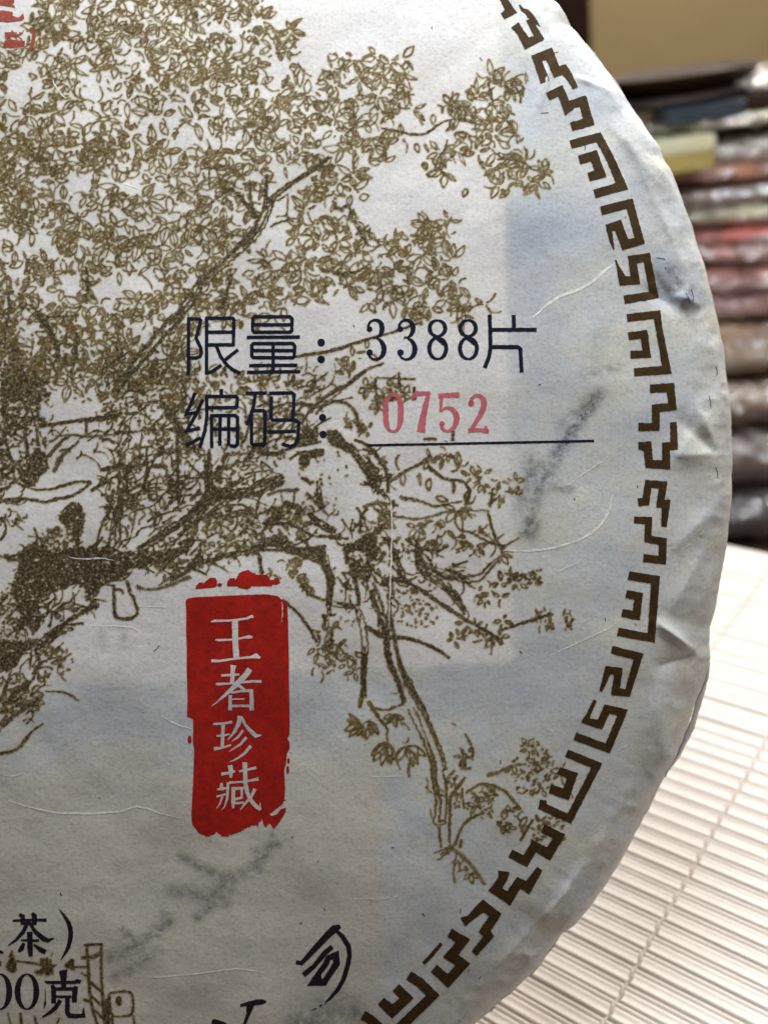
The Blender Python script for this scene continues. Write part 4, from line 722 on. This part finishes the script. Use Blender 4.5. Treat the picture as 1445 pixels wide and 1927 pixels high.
# the folded edge of the wrapper at the lower right rim
def fold(px, out_, depth0, name):
    P = np.array(px, float); L = np.r_[0, np.cumsum(np.hypot(*np.diff(P, axis=0).T))]; t = np.linspace(0, L[-1], 90)
    X = np.interp(t, L, P[:, 0]); Y = np.interp(t, L, P[:, 1]); u = t / L[-1]
    th = np.arctan2(-(Y - 892), X - 30); r = Rth(th); env = np.sin(np.pi * np.clip(u, 0, 1)) ** .5
    rows = []
    for k in range(8):
        q = k / 7
        rad = r + .01 + env * out_ * np.sin(q * 2.2) + RNG.normal(0, .003, len(t)); zz = -1.16 - depth0 * q - .02 * np.sin(u * 23 + k)
        rows.append(np.stack([rad * np.cos(th), rad * np.sin(th), zz], -1))
    Vv = np.stack(rows, 1).reshape(-1, 3); i = np.arange(89)[:, None] * 8; j = np.arange(7)[None]
    Qq = np.stack([i + j, i + 8 + j, i + 9 + j, i + 1 + j], -1).reshape(-1, 4)
    me = np_mesh(name, Vv, Qq); add_tint(me, np.tile(np.array([.25, .0, 0, 1], np.float32), (len(Vv), 1)))
    o = link(name, me, PAPER, cake); sm_ = o.modifiers.new('thickness', 'SOLIDIFY'); sm_.thickness = .012
    return o
fold([(1334,1246),(1312,1310),(1280,1400),(1250,1462)], .17, .35, 'paper_fold')
fold([(1075,50),(1120,105),(1195,215),(1243,285)], .05, .3, 'paper_fold')
fold([(1065,1745),(1035,1785),(985,1846),(920,1903)], .07, .4, 'paper_fold')


# ------------------------------------------------------------------ mat of bamboo slats on the table
n_c = np.array([.1327, .8867, .4431]); n_c /= np.linalg.norm(n_c)
g1 = np.array([-2272, -533, 1747.]); g2 = np.array([1604, -1113, 1747.])
g1 -= n_c * (g1 @ n_c); g2 -= n_c * (g2 @ n_c); g1 /= np.linalg.norm(g1); g2 -= g1 * (g2 @ g1); g2 /= np.linalg.norm(g2)
flip = np.array([1, -1, -1.0])
gx, gy = R @ (-g1 * flip), R @ (g2 * flip)          # along the slats (to the right), and away from the lens
MAT = Matrix([[gx[0], gy[0], 0, 0], [gx[1], gy[1], 0, 0], [0, 0, 1, 0], [0, 0, 0, 1]])

def wood_material(name, c0, c1, rough, sx, spec=.5):
    m, nt, P, out = mat_new(name)
    tc = nd(nt, 'ShaderNodeTexCoord').outputs['Object']
    oi = nd(nt, 'ShaderNodeObjectInfo')
    mp = nd(nt, 'ShaderNodeMapping'); mp.inputs['Scale'].default_value = (sx, sx * 22, sx * 22); nt.links.new(tc, mp.inputs[0])
    of = nd(nt, 'ShaderNodeVectorMath', operation='ADD'); nt.links.new(mp.outputs[0], of.inputs[0])
    cb = nd(nt, 'ShaderNodeCombineXYZ'); nt.links.new(math_(nt, 'MULTIPLY', oi.outputs['Random'], 90), cb.inputs[0]); nt.links.new(math_(nt, 'MULTIPLY', oi.outputs['Random'], 31), cb.inputs[2]); nt.links.new(cb.outputs[0], of.inputs[1])
    a = noise(nt, of.outputs[0], 1.0, 5, .65); b2 = noise(nt, of.outputs[0], 7.0, 4, .7)
    c = mixc(nt, ramp(nt, a, [(.3, 0.), (.7, 1.)]), c0, c1)
    c = mixc(nt, 1.0, c, ramp(nt, b2, [(.3, .80), (.55, 1.0), (.75, 1.06)]), 'MULTIPLY')
    nt.links.new(c, P.inputs['Base Color']); P.inputs['Specular IOR Level'].default_value = spec
    nt.links.new(ramp(nt, b2, [(.3, rough + .14), (.7, rough - .06)]), P.inputs['Roughness'])
    nt.links.new(bump(nt, b2, .30, .012), P.inputs['Normal'])
    return m
SLAT = wood_material('pale_bamboo', (.66, .605, .555), (.56, .50, .46), .34, .8)
CORD = wood_material('mat_cord', (.58, .50, .45), (.48, .41, .37), .7, 5, .2)
TABLE_M = wood_material('dark_table_wood', (.045, .028, .02), (.09, .05, .03), .45, .2)

mat_o = empty('bamboo_mat', MAT); tag(mat_o, 'pale ribbed bamboo mat of thin slats laid under the tea cake', 'mat')
PITCH = .385
xs = np.linspace(-32, 17, 99)
prof_s = [(-.194, -.042), (-.184, -.026), (-.165, -.002), (-.135, .010), (-.100, -.008), (-.05, -.012), (0.0, -.010), (.035, .004), (.055, -.008), (.062, -.020), (.075, -.020), (.092, -.006), (.120, .008), (.150, .006), (.168, -.010), (.180, -.028), (.191, -.044)]
def slat_mesh(seed):
    rg = np.random.default_rng(seed); k = len(prof_s); p = np.array(prof_s)
    wob = np.interp(xs, np.linspace(-32, 17, 14), rg.normal(0, .010, 14)); lift = np.interp(xs, np.linspace(-32, 17, 12), rg.normal(0, .007, 12))
    Vv = np.stack([np.repeat(xs[:, None], k, 1), p[None, :, 0] + wob[:, None], p[None, :, 1] + lift[:, None]], -1).reshape(-1, 3)
    i = np.arange(len(xs) - 1)[:, None] * k; j = np.arange(k - 1)[None]
    return np_mesh('slat', Vv, np.stack([i + j, i + k + j, i + k + j + 1, i + j + 1], -1).reshape(-1, 4))
SM = [slat_mesh(i) for i in range(9)]
for k in range(-9, 42):
    o = link('slat', SM[(k * 5 + k // 7) % 9], None, mat_o)
    if not o.data.materials: o.data.materials.append(SLAT)
    o.location = (random.uniform(-.25, .25), 9.19 + PITCH * (k + .5) + random.uniform(-.008, .008), random.uniform(-.006, .006))
def cord(xc):
    ys = np.linspace(5.7, 25.1, 620); a = np.linspace(0, 2 * np.pi, 9)[:-1]
    ph = (ys - 9.19) / PITCH; zc = .002 + .030 * np.abs(np.cos(np.pi * ph)) ** .8 * 0 + .018 * (-np.cos(2 * np.pi * ph)) ; xw = xc + .018 * np.sin(2 * np.pi * ph) + .012 * np.sin(ys * 2.1)
    rad = .030 + .009 * np.abs(np.sin(2 * np.pi * ph * 2))
    Vv = np.stack([xw[:, None] + rad[:, None] * np.cos(a), np.repeat(ys[:, None], 8, 1), zc[:, None] + rad[:, None] * .75 * np.sin(a)], -1).reshape(-1, 3)
    i = np.arange(len(ys) - 1)[:, None] * 8; j = np.arange(8)[None]; j2 = (j + 1) % 8
    return link('cord', np_mesh('cord', Vv, np.stack([i + j, i + 8 + j, i + 8 + j2, i + j2], -1).reshape(-1, 4)), CORD, mat_o)
for xc in (-4.95, -7.25, -2.65, -9.55): cord(xc)

def box(name, c, sz, mat, parent=None, bev=.0, M=None):
    import bmesh
    bm = bmesh.new(); bmesh.ops.create_cube(bm, size=1)
    for v in bm.verts: v.co = Vector((v.co.x * sz[0] + c[0], v.co.y * sz[1] + c[1], v.co.z * sz[2] + c[2]))
    if bev: bmesh.ops.bevel(bm, geom=bm.edges[:], offset=bev, segments=3, affect='EDGES', profile=.6)
    me = bpy.data.meshes.new(name); bm.to_mesh(me); bm.free()
    o = link(name, me, mat, parent)
    if M is not None: o.matrix_world = M
    return o
tag(box('tabletop', (0, -17.2, -1.6), (170, 85.6, 3.0), TABLE_M, bev=.2, M=MAT), kind='structure')

# ------------------------------------------------------------------ wall behind
def wall_material():
    m, nt, P, out = mat_new('tan_wallpaper'); tc = nd(nt, 'ShaderNodeTexCoord').outputs['Object']
    c = mixc(nt, noise(nt, tc, .25, 4, .6), (.36, .28, .15), (.43, .34, .20)); c = mixc(nt, 1.0, c, ramp(nt, noise(nt, tc, 6, 3, .6), [(.3, .94), (.7, 1.04)]), 'MULTIPLY')
    nt.links.new(c, P.inputs['Base Color']); P.inputs['Roughness'].default_value = .8; return m
tag(box('wall', (0, 122, 30), (300, 3, 200), wall_material()), kind='structure')
def ray(px, py, Yw):                 # where the photograph's line of sight meets the upright plane y = Yw
    d = R @ np.array([(px - CX) / F, -(py - CY) / F, -1.0]); t = Yw / d[1]
    return np.array([d[0] * t, Yw, CAM_H + d[2] * t])
pp = ray(1075, 60, 112)
post = empty('dark_post', Matrix.Translation((pp[0] - 8, 112, 0))); tag(post, 'dark brown wooden post against the tan wall', 'post')
q = ray(1113, 60, 110.0)[0] - (pp[0] - 8)
POST_M = wood_material('dark_post_wood', (.016, .007, .004), (.03, .013, .008), .6, .2, .2)
box('shaft', (q - 9, 0, 32), (18, 4, 200), POST_M, post, .4); box('skirting', (q - 9, -2.6, 3), (19, 1.4, 10), TABLE_M, post, .2)

# ------------------------------------------------------------------ packets of tea stacked behind the mat
def plain(name, c0, c1, rough=.5, sc=.6, spec=.4):
    m, nt, P, out = mat_new(name); tc = nd(nt, 'ShaderNodeTexCoord').outputs['Object']
    nt.links.new(mixc(nt, ramp(nt, noise(nt, tc, sc, 5, .65), [(.35, 0.), (.65, 1.)]), c0, c1), P.inputs['Base Color'])
    P.inputs['Roughness'].default_value = rough; P.inputs['Specular IOR Level'].default_value = spec
    nt.links.new(bump(nt, noise(nt, tc, 2.0, 4, .6), .8, .2), P.inputs['Normal']); return m
def film_material():
    m, nt, P, out = mat_new('clear_plastic_film'); tc = nd(nt, 'ShaderNodeTexCoord').outputs['Object']
    P.inputs['Base Color'].default_value = (.9, .88, .88, 1); P.inputs['Roughness'].default_value = .16; P.inputs['Specular IOR Level'].default_value = .9
    P.inputs['Alpha'].default_value = 1
    tr = nd(nt, 'ShaderNodeBsdfTransparent'); mx = nd(nt, 'ShaderNodeMixShader'); gl = nd(nt, 'ShaderNodeBsdfGlossy'); gl.inputs['Roughness'].default_value = .11; gl.inputs['Color'].default_value = (.95, .93, .95, 1)
    fm = nd(nt, 'ShaderNodeMath', operation='MULTIPLY')
    lw = nd(nt, 'ShaderNodeLayerWeight'); lw.inputs['Blend'].default_value = .35
    nn = bump(nt, noise(nt, tc, 1.0, 3, .55), 1.0, .9)
    nt.links.new(nn, gl.inputs['Normal']); nt.links.new(nn, lw.inputs['Normal'])
    nt.links.new(ramp(nt, lw.outputs['Facing'], [(0., .42), (.6, .55), (1., .65)]), fm.inputs[0]); nt.links.new(ramp(nt, noise(nt, tc, 1.7, 4, .65), [(.38, .2), (.54, 1.)]), fm.inputs[1]); nt.links.new(fm.outputs[0], mx.inputs[0])
    nt.links.new(tr.outputs[0], mx.inputs[1]); nt.links.new(gl.outputs[0], mx.inputs[2]); nt.links.new(mx.outputs[0], out.inputs['Surface'])
    return m
FILM = film_material()
PINK = plain('dusty_rose_wrapper', (0.729, 0.405, 0.344), (0.486, 0.243, 0.223)); CORAL = plain('coral_wrapper', (0.750, 0.393, 0.247), (0.729, 0.320, 0.234)); CREAM = plain('cream_wrapper', (0.750, 0.750, 0.555), (0.750, 0.701, 0.482))
MAUVE = plain('mauve_wrapper', (0.437, 0.320, 0.292), (0.320, 0.247, 0.234)); TAN = plain('tan_wrapper', (0.612, 0.452, 0.305), (0.482, 0.350, 0.247)); DARK = plain('dark_brown_cake', (.022, .011, .006), (.045, .022, .011), .6, 2.0, .12)
GREY = plain('grey_wrapper', (0.219, 0.190, 0.190), (0.146, 0.132, 0.138)); YEL = plain('yellow_card', (.50, .40, .13), (.44, .35, .12), .6, .3); NAVY = plain('navy_card', (.035, .05, .07), (.05, .06, .08), .5); WHITE = plain('pale_wrapper', (0.750, 0.750, 0.729), (0.729, 0.643, 0.583)); RED = plain('red_wrapper', (0.729, 0.205, 0.174), (0.583, 0.174, 0.159)); BLACKISH = plain('black_tea_wrapper', (.02, .014, .013), (.035, .022, .02))  # wrapper and card colours, the last one near-black
def lathe(name, rz, k, mat, parent, rough=0.0, seed=0, lump=0.0):
    rz = np.array(rz, float); a = np.linspace(0, 2 * np.pi, k, endpoint=False); rg = np.random.default_rng(seed)
    r = np.repeat(rz[:, :1], k, 1); z = np.repeat(rz[:, 1:], k, 1); A = np.repeat(a[None], len(rz), 0)
    if rough:
        nz = fbm(A * 9 + seed * 7 + 20, z * 1.6 + r * .4 + 30, seed % 7, 3) - .5; r = r + nz * rough * 2 * (r > 1); z = z + (fbm(A * 7 + 60, r * .8 + seed + 10, seed % 5 + 2, 3) - .5) * rough * (r < rz[:, 0].max() * .97)
    if lump: r = r * (1 + lump * (fbm(A * 1.5 + seed + 9, z * .2 + 4, 3, 2) - .5))
    Vv = np.stack([r * np.cos(A), r * np.sin(A), z], -1).reshape(-1, 3); i = np.arange(len(rz) - 1)[:, None] * k; j = np.arange(k)[None]; j2 = (j + 1) % k
    return link(name, np_mesh(name, Vv, np.stack([i + j, i + j2, i + k + j2, i + k + j], -1).reshape(-1, 4)), mat, parent)
def disc_profile(r, h, top=.35):
    e = min(.45 * h, 1.0)
    return [(.02, 0), (r * .6, 0), (r - e * 1.6, .02), (r - e * .6, h * .12), (r - .08, h * .3), (r, h * .48), (r - .1, h * .66), (r - e * .7, h * .86), (r - e * 2, h * .97), (r * .6, h), (.02, h * (1 - .02))]
# y of the lower and upper edge in the photograph, wrapper, has film, sideways shift, label
STACK = [(1032, 925, GREY, 1, .3, 'smoke grey tea packet in crinkled plastic at the foot of the stack'), (925, 812, MAUVE, 1, -.2, 'mauve brown tea packet in crumpled film above the smoke grey one'),
         (812, 715, TAN, 1, -.6, 'tan tea packet in crumpled film in the lower part of the stack'), (715, 628, TAN, 1, .2, 'tan tea packet directly below the dusty rose packets'),
         (628, 560, PINK, 1, .1, 'lowest of the dusty rose tea packets in shiny film'), (560, 508, PINK, 1, -.3, 'middle one of the dusty rose tea packets'), (508, 462, PINK, 1, .25, 'dusty rose tea packet right under the red one'),
         (462, 434, RED, 1, -.1, 'thin red tea packet under the cream packet'), (434, 384, CREAM, 1, .2, 'cream tea packet in film between red and mauve packets'), (384, 348, MAUVE, 1, -.2, 'thin mauve tea packet under the coral one'),
         (348, 305, CORAL, 1, .15, 'coral tea packet with glossy highlights in the upper stack')]
YF = 40.0
def packet(xc, yc, z0, h, r, mat, film, label, seed, group='tea packets in the stack behind the mat', name='tea_packet'):
    t = empty(name, Matrix.Translation((xc, yc, z0)) @ Matrix.Rotation(math.radians(1.1 * math.sin(seed * 2.9)), 4, 'Y') @ Matrix.Rotation(seed * 1.7, 4, 'Z')); tag(t, label, 'tea packet', group)
    lathe('wrapper', disc_profile(r, h * .94), 96, mat, t, .06, seed, .02)
    if film:
        lathe('film', [(a + .10 + .22 * (a > r * .8), b * 1.03 - .01) for a, b in disc_profile(r, h * .96)], 260, FILM, t, .75, seed + 3, .04)
    return t
e0 = ray(1430, 1040, YF)[2]
tag(box('lower_shelf', (20, 62, e0 - 1.5), (190, 60, 3.0), TABLE_M, bev=.2), kind='structure')
for k, (y0, y1, m_, film, dx, lab) in enumerate(STACK):
    Yk = YF + (0 if k < 4 else .6 + .15 * k)
    z0 = ray(1430, y0, Yk)[2]; z1 = ray(1430, y1, Yk)[2]
    if k: z0 = ztop
    z1 = max(z1, z0 + .25); ztop = z1
    rad = 10.2 + .35 * math.sin(k * 2.3)
    xc = ray(1490, y0, Yk)[0] + dx + (2.0 if k >= 4 else 0)
    packet(xc, Yk + rad, z0, z1 - z0, rad, m_, film, lab, k + 1)
zt = ztop
def card_box(px0, px1, y0, y1, Yk, dep, mat, lab, name='card_box', cat='box', z0=None, rot=0.0, lid=None):
    a = ray(px0, y0, Yk); b = ray(px1, y0, Yk); h = ray((px0 + px1) / 2, y1, Yk)[2] - ray((px0 + px1) / 2, y0, Yk)[2]; wd = b[0] - a[0]
    t = empty(name, Matrix.Translation(((a[0] + b[0]) / 2, Yk + dep / 2, z0)) @ Matrix.Rotation(rot, 4, 'Z')); tag(t, lab, cat)
    box('tray', (0, 0, h * .28), (wd, dep, h * .56), mat, t, .06); box('lid', (0, 0, h * .775), (wd + .06, dep + .06, h * .43), lid or mat, t, .08)
    return h
hb = card_box(1215, 1344, 305, 240, YF + 2.4, 9, YEL, 'yellow cardboard box with dark end beside the pale packet', z0=zt, lid=CREAM)
hs_ = ray(1400, 305, YF + 2.2)[2] - ray(1400, 262, YF + 2.2)[2]
hs_ = abs(hs_)
packet(ray(1475, 280, YF + 2.2)[0] + 1.9, YF + 2.2 + 8.6, zt, hs_, 8.5, WHITE, 1, 'pale tea packet in shiny film right of the yellow box', 21)
zc = zt + max(hb, hs_) + .02
YT = YF + 2.3
def dz(px, y0, y1, Yk): return abs(ray(px, y0, Yk)[2] - ray(px, y1, Yk)[2])
h3 = dz(1400, 257, 232, YT)
packet(ray(1450, 245, YT)[0] + 1.0, YT + 8.9, zc, h3, 8.6, CREAM, 1, 'cream tea packet lying on the yellow box', 22)
zc += h3
hn = card_box(1252, 1402, 231, 203, YT + .6, 7, NAVY, 'flat navy blue box near the top of the stack', z0=zc)
card_box(1405, 1600, 231, 203, YT + 1.1, 7, DARK, 'flat dark brown box beside the navy blue box', z0=zc)
card_box(1170, 1249, 231, 206, YT + 2.4, 5, TAN, 'small tan box left of the navy blue box', z0=zc)
zc += hn + .02
h4 = dz(1330, 203, 182, YT + .6)
packet(ray(1318, 190, YT)[0] + .2, YT + 1.0 + 4.2, zc, h4, 4.2, BLACKISH, 0, 'thin blackish packet on the navy blue box under the tray', 23)
packet(ray(1480, 190, YT)[0] + 1.6, YT + 1.0 + 3.8, zc, h4 * 1.5, 3.8, WHITE, 1, 'small pale packet beside the dark wooden tray', 25)
zc += h4
rt = 3.85; xc = ray(1345, 160, YT)[0]
tr_ = empty('dark_tray', Matrix.Translation((xc, YT + 1.1 + rt, zc))); tag(tr_, 'small round dark wooden tray on top of the stack', 'tray')
h5 = dz(1330, 182, 146, YT + 1.1)
lathe('bowl', [(.02, 0), (rt * .72, 0), (rt * .78, .03), (rt, h5 * .92), (rt, h5), (rt - .15, h5), (rt * .80, h5 * .55), (.02, h5 * .5)], 96, DARK, tr_)
lathe('foot', [(rt * .70, -.001), (rt * .72, .015), (rt * .70, .03)], 64, TABLE_M, tr_)
packet(xc + .1, YT + 1.1 + rt, zc + h5 * .50, h5 * .36, rt * .74, DARK, 0, 'dark tea cake lying in the wooden tray', 24, group=None, name='dark_tea_cake')
# a second stack further back
YB = YF + 24; zb = e0; ZS = (ray(1190, 178, YB + 10)[2] - e0) / 11.4
for k, (h, m_, lab) in enumerate([(2.8, TAN, 'lowest tan packet of the far stack'), (2.6, PINK, 'dusty rose packet of the far stack'), (2.6, CREAM, 'cream packet of the far stack'), (2.2, BLACKISH, 'blackish packet high in the far stack'), (1.2, MAUVE, 'mauve packet topping the far stack')]):
    h *= ZS; packet(ray(1195, 170, YB)[0], YB + 6, zb, h, 6.5, m_, 0, lab, 30 + k, group='tea packets in the far stack'); zb += h
